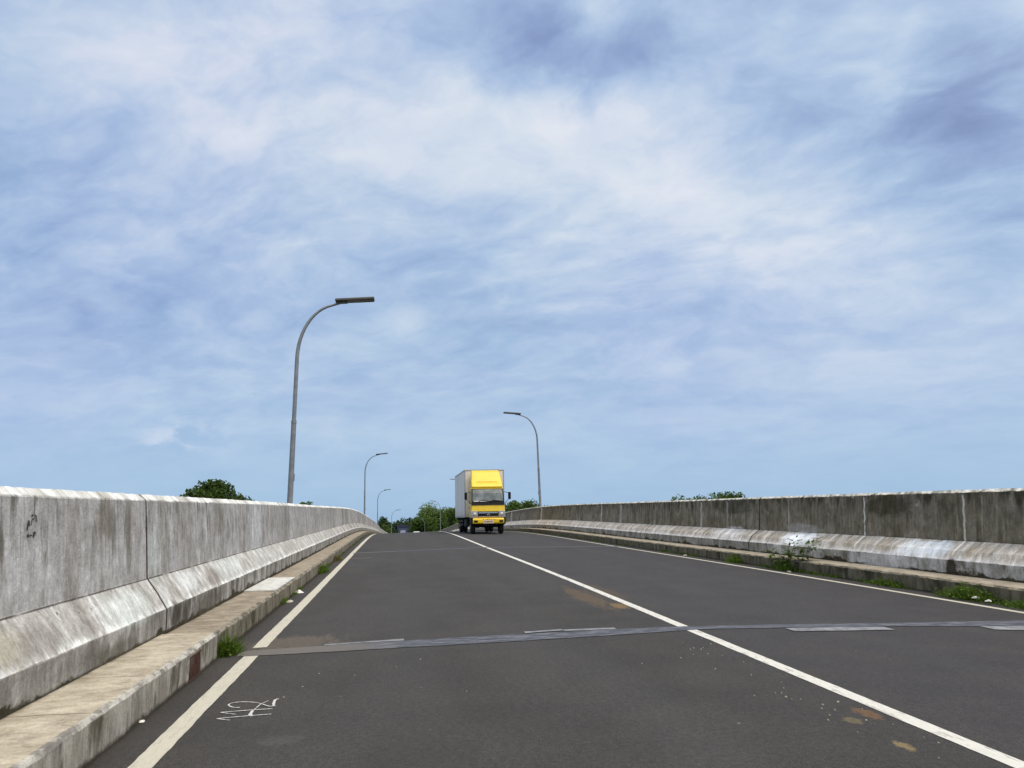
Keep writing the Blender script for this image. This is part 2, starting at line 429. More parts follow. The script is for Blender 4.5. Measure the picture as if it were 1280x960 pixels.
        for (u0, w, cl, a, vmin) in [(15.26, 0.035, (0.66, 0.64, 0.57), 0.95, 0.30), (12.355, 0.034, (0.60, 0.57, 0.50), 0.9, 0.30), (24.08, 0.09, (0.46, 0.43, 0.38), 0.85, 0.25),
                                     (22.1, 0.10, (0.42, 0.39, 0.33), 0.5, 0.25), (36.4, 0.13, (0.50, 0.47, 0.42), 0.85, 0.25), (33.1, 0.2, (0.44, 0.41, 0.37), 0.7, 0.25), (52.0, 0.35, (0.50, 0.47, 0.43), 0.8, 0.25),
                                     (18.45, 0.05, (0.44, 0.41, 0.35), 0.6, 0.25), (66.0, 0.5, (0.50, 0.47, 0.43), 0.7, 0.25)]:
            d = N.m('ABSOLUTE', N.m('SUBTRACT', N.m('ADD', u, wob), u0))
            k = N.m('MULTIPLY', N.m('MULTIPLY', N.sm(d, w, w * 0.35), N.sm(v, vmin, vmin + 0.05)), N.sm(v, 1.36, 1.28))
            k = N.m('MULTIPLY', k, N.sm(mott, 0.28, 0.50, 0.35, 1.0))
            col = N.mix(N.m('MULTIPLY', k, a), col, cl)
    else:
        for (u0, w, a) in [(11.63, 0.010, 0.75), (14.84, 0.012, 0.7), (16.35, 0.010, 0.6), (18.8, 0.02, 0.5), (22.4, 0.02, 0.5)]:
            d = N.m('ABSOLUTE', N.m('SUBTRACT', u, u0))
            k = N.m('MULTIPLY', N.sm(d, w, w * 0.4), N.sm(v, 0.56, 0.6))
            col = N.mix(N.m('MULTIPLY', k, a), col, (0.07, 0.06, 0.05))
    if pale:
        nzp = N.noise(N.xyz(N.m('MULTIPLY', u, 2.4), v, 6), 3.2, 7, 0.72)
        for (u0, v0, ru, rv, cl, a) in [(7.75, 1.20, 0.22, 0.20, (0.165, 0.145, 0.11), 0.75), (8.35, 1.08, 0.10, 0.34, (0.15, 0.13, 0.10), 0.75), (9.55, 0.85, 0.16, 0.45, (0.24, 0.22, 0.185), 0.6),
                                        (6.95, 0.80, 0.16, 0.55, (0.26, 0.235, 0.205), 0.6), (10.7, 1.0, 0.14, 0.5, (0.22, 0.20, 0.18), 0.6), (12.4, 1.15, 0.3, 0.25, (0.20, 0.18, 0.155), 0.65), (9.15, 0.75, 0.12, 0.30, (0.45, 0.48, 0.44), 0.7),
                                        (9.25, 0.12, 0.16, 0.14, (0.05, 0.045, 0.035), 0.9), (9.7, 0.10, 0.10, 0.15, (0.06, 0.055, 0.04), 0.9), (10.8, 0.10, 0.7, 0.13, (0.10, 0.09, 0.065), 0.75),
                                        (7.9, 0.35, 0.6, 0.14, (0.62, 0.65, 0.62), 0.75), (10.2, 0.42, 0.5, 0.10, (0.66, 0.67, 0.66), 0.7), (11.4, 0.36, 0.35, 0.12, (0.23, 0.205, 0.18), 0.7), (12.6, 0.42, 0.8, 0.12, (0.60, 0.63, 0.60), 0.75),
                                        (5.6, 0.40, 0.30, 0.12, (0.36, 0.33, 0.25), 0.65), (6.1, 0.36, 0.35, 0.10, (0.28, 0.255, 0.225), 0.6), (6.9, 0.10, 0.25, 0.10, (0.13, 0.12, 0.10), 0.6), (7.5, 0.06, 0.5, 0.08, (0.09, 0.08, 0.055), 0.6),
                                        (15.5, 0.9, 0.5, 0.5, (0.52, 0.53, 0.53), 0.6), (19.5, 0.95, 0.9, 0.45, (0.24, 0.22, 0.20), 0.55)]:
            col = N.mix(N.m('MULTIPLY', N.blob(u, v, u0, v0, ru, rv, nzp, 1.1, 0.45), a), col, cl)
    # the crack where the upper wall was cast on the slope
    d = N.m('ABSOLUTE', N.m('SUBTRACT', N.m('ADD', v, N.m('MULTIPLY', N.m('SUBTRACT', fine, 0.5), 0.012)), 0.553))
    col = N.mix(N.m('MULTIPLY', N.m('MULTIPLY', N.sm(d, 0.011, 0.004), N.sm(st(1.6, 0, 41.0), 0.36, 0.5)), 0.85), col, (0.055, 0.045, 0.035))
    sx = st(6.0, 1.5, 61.0, 10, 0.80); sx2 = N.noise(vec, 3.4, 10, 0.78)
    col = N.mix(0.85, col, N.mix(N.sm(sx, 0.30, 0.70, kind='LINEAR'), (0.50, 0.48, 0.45), (1.42, 1.43, 1.44)), 'MULTIPLY')
    col = N.mix(0.70, col, N.mix(N.sm(sx2, 0.32, 0.68, kind='LINEAR'), (0.60, 0.575, 0.545), (1.32, 1.33, 1.34)), 'MULTIPLY')
    col = N.vm('MULTIPLY', col, (1.17, 1.205, 1.26) if pale else N.mix(face, (1.84, 1.84, 1.86), (1.34, 1.33, 1.30)))
    col = N.mix(0.55, col, N.mix(N.sm(fine, 0.3, 0.7), (0.72, 0.71, 0.70), (1.22, 1.22, 1.22)), 'MULTIPLY')
    col = N.mix(0.45, col, N.mix(N.sm(mott, 0.3, 0.7), (0.66, 0.65, 0.63), (1.24, 1.24, 1.24)), 'MULTIPLY')
    N.put(b.inputs['Base Color'], col); b.inputs['Roughness'].default_value = 0.92
    b.inputs['Specular IOR Level'].default_value = 0.2
    bp = N.n('ShaderNodeBump'); bp.inputs['Strength'].default_value = 0.6; bp.inputs['Distance'].default_value = 0.012
    N.put(bp.inputs['Height'], N.m('ADD', N.m('MULTIPLY', mott, 1.0), N.m('MULTIPLY', fine, 0.8)))
    N.put(b.inputs['Normal'], bp.outputs[0])
    return m

def mat_kerb(name, top_a, top_b, side_a, side_b, mossy, nose=None, joints=(), seed=0.0):
    """uv = (metres along, v): v<0.25 vertical face, .25-.31 nose, above = walking surface"""
    m, N, b = new_mat(name)
    u, v = N.uv()
    vec = N.xyz(u, v, seed)
    fine = N.noise(vec, 48, 4, 0.7); mott = N.noise(vec, 5.5, 6, 0.66); big = N.noise(vec, 0.9, 4)
    brush = N.noise(N.xyz(N.m('MULTIPLY', u, 6.0), N.m('MULTIPLY', v, 3.0), seed), 1, 6, 0.65)
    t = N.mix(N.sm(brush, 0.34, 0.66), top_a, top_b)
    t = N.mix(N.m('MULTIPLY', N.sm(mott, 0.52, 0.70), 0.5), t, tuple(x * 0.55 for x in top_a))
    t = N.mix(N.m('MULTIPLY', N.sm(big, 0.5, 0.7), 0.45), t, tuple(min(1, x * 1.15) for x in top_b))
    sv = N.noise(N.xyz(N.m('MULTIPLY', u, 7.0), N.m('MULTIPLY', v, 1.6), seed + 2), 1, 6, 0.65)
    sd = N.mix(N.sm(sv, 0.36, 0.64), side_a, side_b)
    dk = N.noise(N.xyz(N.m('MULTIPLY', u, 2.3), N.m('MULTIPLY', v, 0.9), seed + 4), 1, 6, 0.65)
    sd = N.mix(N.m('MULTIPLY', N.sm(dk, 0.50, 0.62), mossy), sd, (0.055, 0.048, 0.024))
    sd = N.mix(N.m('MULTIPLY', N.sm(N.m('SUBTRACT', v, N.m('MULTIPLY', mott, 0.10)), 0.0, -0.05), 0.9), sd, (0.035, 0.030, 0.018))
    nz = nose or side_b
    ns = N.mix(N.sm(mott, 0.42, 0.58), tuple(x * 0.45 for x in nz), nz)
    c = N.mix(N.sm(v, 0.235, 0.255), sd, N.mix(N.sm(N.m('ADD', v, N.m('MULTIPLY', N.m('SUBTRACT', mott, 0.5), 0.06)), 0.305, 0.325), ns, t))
    for (u0, w) in joints:
        d = N.m('ABSOLUTE', N.m('SUBTRACT', N.m('ADD', u, N.m('MULTIPLY', N.m('SUBTRACT', mott, 0.5), 0.03)), u0))
        c = N.mix(N.m('MULTIPLY', N.m('MULTIPLY', N.sm(d, w, w * 0.4), N.sm(v, 0.31, 0.33)), 0.85), c, (0.10, 0.08, 0.055))
    # darker strip along the wall
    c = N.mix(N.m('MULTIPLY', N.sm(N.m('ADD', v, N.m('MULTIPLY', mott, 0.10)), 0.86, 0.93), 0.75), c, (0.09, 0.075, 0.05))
    sx = N.noise(N.xyz(N.m('MULTIPLY', u, 3.5), N.m('MULTIPLY', v, 3.0), seed + 9), 1.4, 10, 0.80)
    c = N.mix(0.75, c, N.mix(N.sm(sx, 0.30, 0.70, kind='LINEAR'), (0.55, 0.53, 0.49), (1.36, 1.37, 1.38)), 'MULTIPLY')
    c = N.mix(0.5, c, N.mix(N.sm(fine, 0.3, 0.7), (0.7, 0.7, 0.69), (1.22, 1.22, 1.22)), 'MULTIPLY')
    N.put(b.inputs['Base Color'], c); b.inputs['Roughness'].default_value = 0.9
    b.inputs['Specular IOR Level'].default_value = 0.2
    bp = N.n('ShaderNodeBump'); bp.inputs['Strength'].default_value = 0.5; bp.inputs['Distance'].default_value = 0.01
    N.put(bp.inputs['Height'], N.m('ADD', mott, N.m('MULTIPLY', fine, 0.5))); N.put(b.inputs['Normal'], bp.outputs[0])
    return m

def mat_leaf(name, dark, light, trans=0.35):
    m, N, b = new_mat(name)
    g = N.n('ShaderNodeNewGeometry')
    c = N.mix(g.outputs['Random Per Island'], dark, light)
    N.put(b.inputs['Base Color'], c); b.inputs['Roughness'].default_value = 0.55
    b.inputs['Specular IOR Level'].default_value = 0.25
    tr = N.n('ShaderNodeBsdfTranslucent'); N.put(tr.inputs['Color'], N.mix(0.5, c, (light[0] * 1.6, light[1] * 1.6, light[2] * 0.8)))
    mx = N.n('ShaderNodeMixShader'); mx.inputs[0].default_value = trans
    out = [n for n in N.t.nodes if n.type == 'OUTPUT_MATERIAL'][0]
    N.t.links.new(b.outputs[0], mx.inputs[1]); N.t.links.new(tr.outputs[0], mx.inputs[2]); N.t.links.new(mx.outputs[0], out.inputs[0])
    return m

def mat_seam():
    m, N, b = new_mat('joint_sealant')
    u, v = N.uv()
    vec = N.xyz(u, v)
    f = N.noise(vec, 40, 4, 0.7); w = N.noise(N.xyz(N.m('MULTIPLY', u, 1.9), N.m('MULTIPLY', v, 2.6)), 1.3, 8, 0.74)
    c = N.mix(N.sm(w, 0.41, 0.66), (0.042, 0.045, 0.058), (0.165, 0.170, 0.196))
    c = N.mix(N.sm(N.m('ADD', v, N.m('MULTIPLY', w, 0.8)), 0.6, -0.4), c, (0.125, 0.112, 0.098))
    c = N.mix(0.6, c, N.mix(N.sm(f, 0.3, 0.7), (0.7, 0.7, 0.7), (1.25, 1.25, 1.25)), 'MULTIPLY')
    N.put(b.inputs['Base Color'], c); b.inputs['Roughness'].default_value = 0.8
    return m

M = {}
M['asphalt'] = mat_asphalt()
M['line_edge'] = mat_paint('edge_line_paint', (0.58, 0.55, 0.455), 0.28)
M['line_centre'] = mat_paint('centre_line_paint', (0.72, 0.70, 0.64), 0.5)
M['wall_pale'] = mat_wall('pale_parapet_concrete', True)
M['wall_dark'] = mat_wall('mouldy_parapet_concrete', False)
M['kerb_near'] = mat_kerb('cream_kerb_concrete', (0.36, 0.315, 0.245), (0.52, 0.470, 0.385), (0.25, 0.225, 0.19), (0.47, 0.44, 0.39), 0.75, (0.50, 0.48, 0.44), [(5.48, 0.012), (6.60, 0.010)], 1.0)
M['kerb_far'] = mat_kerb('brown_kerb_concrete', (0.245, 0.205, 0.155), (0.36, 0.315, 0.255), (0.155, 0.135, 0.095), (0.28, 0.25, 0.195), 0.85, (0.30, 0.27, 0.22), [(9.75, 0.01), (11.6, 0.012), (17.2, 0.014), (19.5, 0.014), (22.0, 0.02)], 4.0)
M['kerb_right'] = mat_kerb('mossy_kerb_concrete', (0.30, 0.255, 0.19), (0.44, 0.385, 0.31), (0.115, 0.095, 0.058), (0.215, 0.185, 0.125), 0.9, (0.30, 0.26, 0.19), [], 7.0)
M['seam'] = mat_seam()
M['patch'] = plain('pale_sealant_patch', (0.205, 0.213, 0.228), 0.8, var=0.35, scale=9, dirt=((0.06, 0.06, 0.07), 0.7))
M['chalk'] = plain('white_spray_paint', (0.56, 0.55, 0.54), 0.9, var=0.3, scale=70, dirt=((0.10, 0.095, 0.09), 0.85))
M['grit'] = plain('pale_grit', (0.34, 0.31, 0.24), 0.9, var=0.4, scale=3)
M['blackpaint'] = plain('black_marker_paint', (0.02, 0.02, 0.02), 0.8)
M['slab'] = plain('white_cement_slab', (0.56, 0.565, 0.54), 0.85, var=0.22, scale=7, bump=0.2)
M['rust'] = plain('rusty_iron', (0.075, 0.028, 0.017), 0.9, var=0.55, scale=30, bump=0.4)
M['void'] = plain('drain_hollow', (0.012, 0.010, 0.009), 0.95)
M['galv'] = plain('galvanised_grey_steel', (0.21, 0.22, 0.24), 0.5, metal=0.25, var=0.15, scale=5)
M['lamp_body'] = plain('lamp_head_metal', (0.085, 0.085, 0.085), 0.5, var=0.1)
M['lamp_under'] = plain('lamp_led_panel', (0.045, 0.04, 0.035), 0.35)
M['lamp_solar'] = plain('lamp_top_cell', (0.35, 0.37, 0.40), 0.25)
M['ground'] = plain('grassy_land', (0.055, 0.085, 0.028), 0.95, var=0.45, scale=0.08, dirt=((0.14, 0.11, 0.065), 0.6))
M['deck'] = plain('embankment_concrete', (0.27, 0.255, 0.23), 0.9, var=0.25, scale=0.7, dirt=((0.11, 0.10, 0.08), 0.6))
M['bark'] = plain('bark', (0.10, 0.075, 0.05), 0.95, var=0.4, scale=5)
M['leaf_dark'] = mat_leaf('dark_foliage', (0.020, 0.042, 0.006), (0.070, 0.115, 0.018))
M['leaf_mid'] = mat_leaf('mid_foliage', (0.030, 0.062, 0.010), (0.105, 0.165, 0.032))
M['leaf_light'] = mat_leaf('light_foliage', (0.040, 0.080, 0.012), (0.155, 0.225, 0.060))
M['leaf_blue'] = mat_leaf('bluish_foliage', (0.022, 0.045, 0.018), (0.060, 0.105, 0.038))
M['weed'] = mat_leaf('weed_leaves', (0.030, 0.062, 0.008), (0.120, 0.190, 0.022))
M['weed_dry'] = mat_leaf('dry_weed_leaves', (0.060, 0.055, 0.018), (0.175, 0.150, 0.060))
M['litter'] = plain('pale_litter', (0.66, 0.64, 0.60), 0.8, var=0.2, scale=20)
M['dull_litter'] = plain('dull_litter', (0.40, 0.37, 0.32), 0.9, var=0.3, scale=20)
M['dirt'] = plain('dark_soil', (0.075, 0.058, 0.038), 0.95, var=0.4, scale=25, bump=0.5)

# ------------------------------------------------------------------ ground, deck and road
gz = -6.0
g = link('ground', [(-2500, -600, gz), (2500, -600, gz), (2500, 3500, gz), (-2500, 3500, gz)], [(0, 1, 2, 3)], M['ground'])
tag(g, kind='structure')

def deck():
    ss = [S_MIN + 3 * i for i in range(int((S_MAX - S_MIN) / 3) + 1)]
    vs, fs = [], []
    for s in ss:
        a, b2 = P(s, LW - 0.28, -0.16), P(s, RW + 0.28, -0.16)
        vs += [a, b2, Vector((b2.x, b2.y, gz - 0.5)), Vector((a.x, a.y, gz - 0.5))]
    for i in range(len(ss) - 1):
        for k in range(4):
            fs.append((i * 4 + k, (i + 1) * 4 + k, (i + 1) * 4 + (k + 1) % 4, i * 4 + (k + 1) % 4))
    fs += [(0, 1, 2, 3), tuple(len(vs) - 4 + k for k in (3, 2, 1, 0))]
    tag(link('embankment', vs, fs, M['deck']), kind='structure')
deck()

offs = [LK - 0.1, -1.7, XL, -0.6, 0.6, 1.8, XC, 4.6, 5.8, 7.0, XR, 8.4, RK + 0.1]
ss = srange(S_MIN, S_MAX, 0.5)
sweepprof = [(o, rz(o), o) for o in offs]
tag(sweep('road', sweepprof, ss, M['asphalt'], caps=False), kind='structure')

def strip(name, o0, o1, runs, mat, lift=0.003, jit=0.006, base=None):
    """a painted band on the road, following its crown"""
    vs, fs, uv = [], [], []
    prof = [o0, (o0 + o1) / 2, o1] if (o0 < XC < o1) else [o0, o1]
    if o0 < XC < o1: prof = [o0, XC, o1]
    n = len(prof)
    for (a, b2) in runs:
        sr = srange(a, b2, 0.06)
        k0 = len(vs)
        for s in sr:
            for j, o in enumerate(prof):
                q = o
                if j in (0, n - 1):
                    q += jit * (mn.noise((s * 2.3, j * 5.0, o0)) + 0.8 * mn.noise((s * 9.0, j * 5.0, o0 + 3)))
                vs.append(P(s, q, rz(q) + lift))
        for i in range(len(sr) - 1):
            for j in range(n - 1):
                fs.append((k0 + i * n + j, k0 + i * n + j + 1, k0 + (i + 1) * n + j + 1, k0 + (i + 1) * n + j))
                uv.append(((sr[i], prof[j]), (sr[i], prof[j + 1]), (sr[i + 1], prof[j + 1]), (sr[i + 1], prof[j])))
    return link(name, vs, fs, mat, uvs=uv)
tag(strip('edge_line', XL - 0.075, XL + 0.075, [(S_MIN, 8.80), (9.30, S_MAX)], M['line_edge']), kind='structure')
tag(strip('centre_line', XC - 0.062, XC + 0.062, [(S_MIN, S_MAX)], M['line_centre'], jit=0.005), kind='structure')
tag(strip('edge_line', XR - 0.06, XR + 0.06, [(S_MIN, S_MAX)], M['line_edge'], jit=0.004), kind='structure')

def flat_band(lo, hi, lift, name, mat, jit=0.012, step=0.08):
    """a band across the road between two edges given as (off, s) polylines"""
    def ev(pl, o): return interp(o, [a for a, _ in pl], [b for _, b in pl], pl[0][1])
    a0, a1 = max(lo[0][0], hi[0][0]), min(lo[-1][0], hi[-1][0])
    n = int((a1 - a0) / step) + 1
    os_ = sorted(set([a0 + (a1 - a0) * i / n for i in range(n + 1)] + ([XC] if a0 < XC < a1 else [])))
    vs, fs, uv = [], [], []
    cols = 3
    for o in os_:
        l = ev(lo, o) + jit * mn.noise((o * 6, 1.3, lift * 900)); h = ev(hi, o) + jit * mn.noise((o * 6, 7.3, lift * 900))
        for k in range(cols):
            s = l + (h - l) * k / (cols - 1)
            vs.append(P(s, o, rz(o) + lift))
    for i in range(len(os_) - 1):
        for k in range(cols - 1):
            q = (i * cols + k, (i + 1) * cols + k, (i + 1) * cols + k + 1, i * cols + k + 1)
            fs.append(q); uv.append(tuple((k2, o2) for o2, k2 in ((os_[i], k), (os_[i + 1], k), (os_[i + 1], k + 1), (os_[i], k + 1))))
    return vs, fs, uv
def band(name, lo, hi, lift, mat, **kw):
    vs, fs, uv = flat_band(lo, hi, lift, name, mat, **kw)
    return link(name, vs, fs, mat, uvs=uv)
lo = [(-1.66, 8.80), (-1.2, 8.76), (0.06, 8.72), (1.28, 8.68), (2.29, 8.68), (3.2, 8.70), (3.6, 8.735), (4.18, 8.72), (4.94, 8.69), (5.7, 8.66), (7.15, 8.45), (8.4, 8.40)]
hi = [(-1.66, 9.12), (-1.2, 9.13), (-0.5, 9.16), (0.6, 9.15), (1.31, 9.12), (2.45, 9.06), (3.33, 8.96), (4.31, 8.95), (5.89, 8.89), (7.56, 8.86), (8.4, 8.86)]
tag(band('expansion_joint', lo, hi, 0.0055, M['seam']), kind='structure')
tag(band('expansion_joint', [(-1.5, 28.6), (8.4, 28.6)], [(-1.5, 28.95), (8.4, 28.95)], 0.0055, M['seam'], step=0.3, jit=0.03), kind='structure')
tag(band('expansion_joint', [(-1.35, 25.35), (-0.75, 25.35)], [(-1.35, 25.55), (-0.75, 25.55)], 0.0055, M['seam'], step=0.1), kind='structure')
for lo_, hi_ in [([(-0.80, 9.165), (0.075, 9.17)], [(-0.80, 9.22), (0.075, 9.29)]), ([(1.45, 9.16), (1.9, 9.19)], [(1.45, 9.27), (1.9, 9.28)]), ([(1.9, 9.13), (2.5, 9.06)], [(1.9, 9.25), (2.5, 9.17)]),
                 ([(4.36, 8.43), (5.0, 8.40), (5.53, 8.38)], [(4.36, 8.66), (5.0, 8.655), (5.53, 8.62)]), ([(6.66, 8.25), (6.92, 8.15), (8.2, 8.02)], [(6.66, 8.48), (6.92, 8.45), (8.2, 8.30)])]:
    tag(band('joint_patch', lo_, hi_, 0.0075, M['patch'], step=0.05), kind='structure')

# ------------------------------------------------------------------ sprayed survey number on the asphalt
def ribbon_on_road(mb, pts, w, lift=0.005):
    pts = [Vector((a, b, 0)) for a, b in pts]
    den = []
    for i in range(len(pts) - 1):
        for k in range(6):
            den.append(pts[i].lerp(pts[i + 1], k / 6))
    den.append(pts[-1])
    vs = []
    for i, p in enumerate(den):
        d = (den[min(i + 1, len(den) - 1)] - den[max(0, i - 1)]).normalized()
        nrm = Vector((-d.y, d.x, 0))
        ww = w * (0.8 + 0.5 * mn.noise((p.x * 40, p.y * 40, 2)))
        for sg in (-1, 1):
            q = p + nrm * ww * sg * 0.5
            vs.append(P(q.y, q.x, rz(q.x) + lift))
    mb.add(vs, [(2 * i, 2 * i + 1, 2 * i + 3, 2 * i + 2) for i in range(len(den) - 1)])
def smooth_pts(p):
    out = []
    for i in range(len(p) - 1):
        p0, p1, p2, p3 = p[max(0, i - 1)], p[i], p[i + 1], p[min(len(p) - 1, i + 2)]
        for k in range(4):
            t = k / 4
            out.append(tuple(0.5 * ((2 * p1[j]) + (-p0[j] + p2[j]) * t + (2 * p0[j] - 5 * p1[j] + 4 * p2[j] - p3[j]) * t * t + (-p0[j] + 3 * p1[j] - 3 * p2[j] + p3[j]) * t ** 3) for j in (0, 1)))
    out.append(p[-1]); return out
num = empty('survey_number', P(6.4, -1.1, rz(-1.1)))
tag(num, 'thin white 112 sprayed sideways on the dark asphalt beside the cream edge line', 'road writing')
def stroke(name, lines, widths):
    mb = MB()
    for l, w in zip(lines, widths): ribbon_on_road(mb, l, w)
    o = mb.build(name, M['chalk']); o.parent = num; o.matrix_parent_inverse = Matrix.Translation(num.location).inverted()
stroke('digit', [[(-1.295, 6.231), (-1.183, 6.243), (-1.053, 6.248), (-0.916, 6.253)], [(-1.295, 6.231), (-1.188, 6.158)]], [0.017, 0.013])
stroke('digit', [[(-1.309, 6.414), (-1.173, 6.420), (-1.056, 6.422), (-0.931, 6.414)], [(-1.309, 6.414), (-1.181, 6.322)]], [0.017, 0.012])
stroke('digit', [smooth_pts([(-1.189, 6.528), (-1.233, 6.542), (-1.276, 6.593), (-1.296, 6.648), (-1.274, 6.702), (-1.2, 6.71), (-1.107, 6.665), (-1.039, 6.597), (-0.991, 6.527), (-0.958, 6.498), (-0.918, 6.496)]),
                 [(-0.935, 6.50), (-0.949, 6.594), (-0.955, 6.700), (-0.935, 6.73)]], [0.016, 0.026])
stroke('cross_stroke', [[(-1.002, 6.691), (-1.045, 6.602), (-1.058, 6.489), (-1.073, 6.39)], [(-1.073, 6.40), (-1.071, 6.289), (-1.052, 6.23)]], [0.010, 0.028])

# loose pale grit on the carriageway near the centre line: too many to count
def grit():
    mb = MB()
    r = random.Random(3)
    for i in range(48):
        s = r.uniform(4.0, 8.3); o = 2.95 + r.gauss(0, 0.16) + (s - 6) * 0.02
        if r.random() < 0.25: o = r.uniform(-1.2, 3.2)
        if abs(o - XC) < 0.08: o -= 0.2
        a = r.uniform(0.003, 0.009)
        pts = []
        n = 6; ph = r.random() * 6
        for k in range(n):
            q = a * r.uniform(0.6, 1.3)
            pts.append((o + q * math.cos(ph + k * 6.283 / n), s + q * 1.6 * math.sin(ph + k * 6.283 / n)))
        low = [P(y, x, rz(x) + 0.0005) for x, y in pts]; top = [P(s + (y - s) * 0.7, o + (x - o) * 0.7, rz(x) + 0.006) for x, y in pts]
        mb.add(low + top, [tuple(range(n, 2 * n))] + [(k, (k + 1) % n, n + (k + 1) % n, n + k) for k in range(n)])
    tag(mb.build('grit', M['grit']), 'pale grit and paint flakes scattered along the centre line', kind='stuff')
grit()

# ------------------------------------------------------------------ kerbs and parapets
def kerb(name, a, b, K, T, zb, zt, mat, sgn, jitter):
    # sgn -1: left side (wall lies at smaller off). section from the road up, over the nose and back to the wall
    prof = [(K, zb - 0.05, -0.05), (K, zt - 0.028, 0.25), (K + sgn * 0.022, zt - 0.003, 0.29), (K + sgn * 0.06, zt, 0.33), (K + sgn * 0.3, zt + 0.004, 0.6), (T + sgn * 0.1, zt, 0.95), (T + sgn * 0.1, zb - 0.05, 1.2)]
    if sgn > 0: pass
    return tag(sweep(name, prof, srange(a, b), mat, jit=[0, jitter, jitter * 1.2, jitter * .7, 0, 0, 0]), kind='structure')
kerb('kerb', S_MIN, 8.76, LK, LT, LKB, LKT, M['kerb_near'], -1, 0.010)
kerb('kerb', 8.80, S_MAX, LK - 0.025, LT, LKB, LKT - 0.022, M['kerb_far'], -1, 0.012)
kerb('kerb', S_MIN, S_MAX, RK, RT, RKB, RKT, M['kerb_right'], 1, 0.012)

def parapet(side):
    if side < 0:
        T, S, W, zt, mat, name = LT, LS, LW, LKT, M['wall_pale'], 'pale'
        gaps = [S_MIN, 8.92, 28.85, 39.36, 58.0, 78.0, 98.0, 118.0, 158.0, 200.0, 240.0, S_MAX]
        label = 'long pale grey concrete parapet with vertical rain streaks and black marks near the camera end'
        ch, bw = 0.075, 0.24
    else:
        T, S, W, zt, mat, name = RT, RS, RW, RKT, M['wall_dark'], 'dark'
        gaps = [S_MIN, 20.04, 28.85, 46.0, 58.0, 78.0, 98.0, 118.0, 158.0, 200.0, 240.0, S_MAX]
        label = 'long brown mouldy concrete parapet with pale lime patches on its sloping foot'
        ch, bw = 0.05, 0.24
    root = empty('concrete_parapet', P(10, W, zt))
    tag(root, label, 'wall', 'parapets along the bridge ramp')
    s_ = side
    hT = 0.2482; hS = 0.5496; hW = 1.3692
    prof = [(T, zt - 0.02, -0.02), (T, zt + hT - 0.012, 0.235), (T + s_ * 0.012, zt + hT, 0.26), (T + s_ * 0.10, zt + hT + 0.145, 0.38), (S - s_ * 0.01, zt + hS - 0.014, 0.537), (S, zt + hS, 0.552), (S + s_ * 0.006, zt + hS + 0.012, 0.565), (S + s_ * 0.03, zt + 0.95, 0.95), (W, zt + hW - 0.008, 1.362),
            (W + s_ * 0.012, zt + hW + 0.008, 1.379), (W + s_ * ch, zt + hW + ch * 0.88, 1.42), (W + s_ * (ch + 0.05), zt + hW + ch * 0.9, 1.48), (W + s_ * bw, zt + hW + ch * 0.80, 1.6), (W + s_ * (bw + 0.02), zt - 0.5, 3.4)]
    jt = [0, 0.006, 0.007, 0.004, 0.003, 0.003, 0.003, 0.002, 0.005, 0.008, 0.008, 0.005, 0, 0]
    for a, b in zip(gaps[:-1], gaps[1:]):
        g_ = 0.03
        o = sweep('wall_panel', prof, srange(a + g_, b - g_, 0.06), mat, jit=jt, caps=True)
        o.parent = root; o.matrix_parent_inverse = Matrix.Translation(root.location).inverted()
        if a > S_MIN:
            inset = [(p[0] + s_ * 0.005, p[1] - 0.005 if k > 0 else p[1], p[2]) for k, p in enumerate(prof)]
            o = sweep('gap_shade_strip', inset, [a - 0.04, a + 0.04], M['void'], caps=False)  # near-black strip stands in for the shade inside the open joint
            o.parent = root; o.matrix_parent_inverse = Matrix.Translation(root.location).inverted()
    return root
parapet(-1); parapet(1)

# drain grate in the kerb face
gr = empty('drain_grate', P(7.85, LK, LKB))
tag(gr, 'rust red barred drain grate set in the face of the cream kerb', 'drain grate')
def par(o, root):
    o.parent = root; o.matrix_parent_inverse = Matrix.Translation(root.location).inverted(); return o
def kerb_box(mb, s0, s1, o0, o1, z0, z1):
    vs = [P(s, o, z) for s in (s0, s1) for o in (o0, o1) for z in (z0, z1)]
    mb.add(vs, [(0, 1, 3, 2), (4, 6, 7, 5), (0, 4, 5, 1), (2, 3, 7, 6), (0, 2, 6, 4), (1, 5, 7, 3)])
mb = MB(); kerb_box(mb, 7.655, 8.05, LK - 0.02, LK + 0.003, LKB + 0.004, LKB + 0.205); par(mb.build('back_plate', M['void']), gr)
for i in range(8):
    s0 = 7.665 + i * 0.0485
    mb = MB(); kerb_box(mb, s0, s0 + 0.024, LK - 0.01, LK + 0.009, LKB + 0.008, LKB + 0.200); par(mb.build('bar', M['rust']), gr)
mb = MB()
for z0, z1 in ((LKB + 0.200, LKB + 0.214), (LKB, LKB + 0.008)):
    kerb_box(mb, 7.645, 8.062, LK - 0.01, LK + 0.011, z0, z1)
par(mb.build('frame', M['rust']), gr)

# pale cement slab on the kerb walkway
mb = MB(); nn = 26
vs = []
for k in range(nn + 1):
    s = 13.15 + 2.4 * k / nn
    for o, z in ((LT - 0.0, LKT - 0.02), (LT + 0.005, LKT - 0.004), (LK - 0.075, LKT - 0.004), (LK - 0.07, LKT - 0.02)):
        vs.append(P(s, o, z + 0.004))
mb.add(vs, [(k * 4 + j, k * 4 + j + 1, k * 4 + j + 5, k * 4 + j + 4) for k in range(nn) for j in range(3)] + [(3, 2, 1, 0), tuple(nn * 4 + j for j in range(4))])
tag(mb.build('cement_slab', M['slab']), 'clean white cement slab laid on the brown kerb walkway', 'slab')

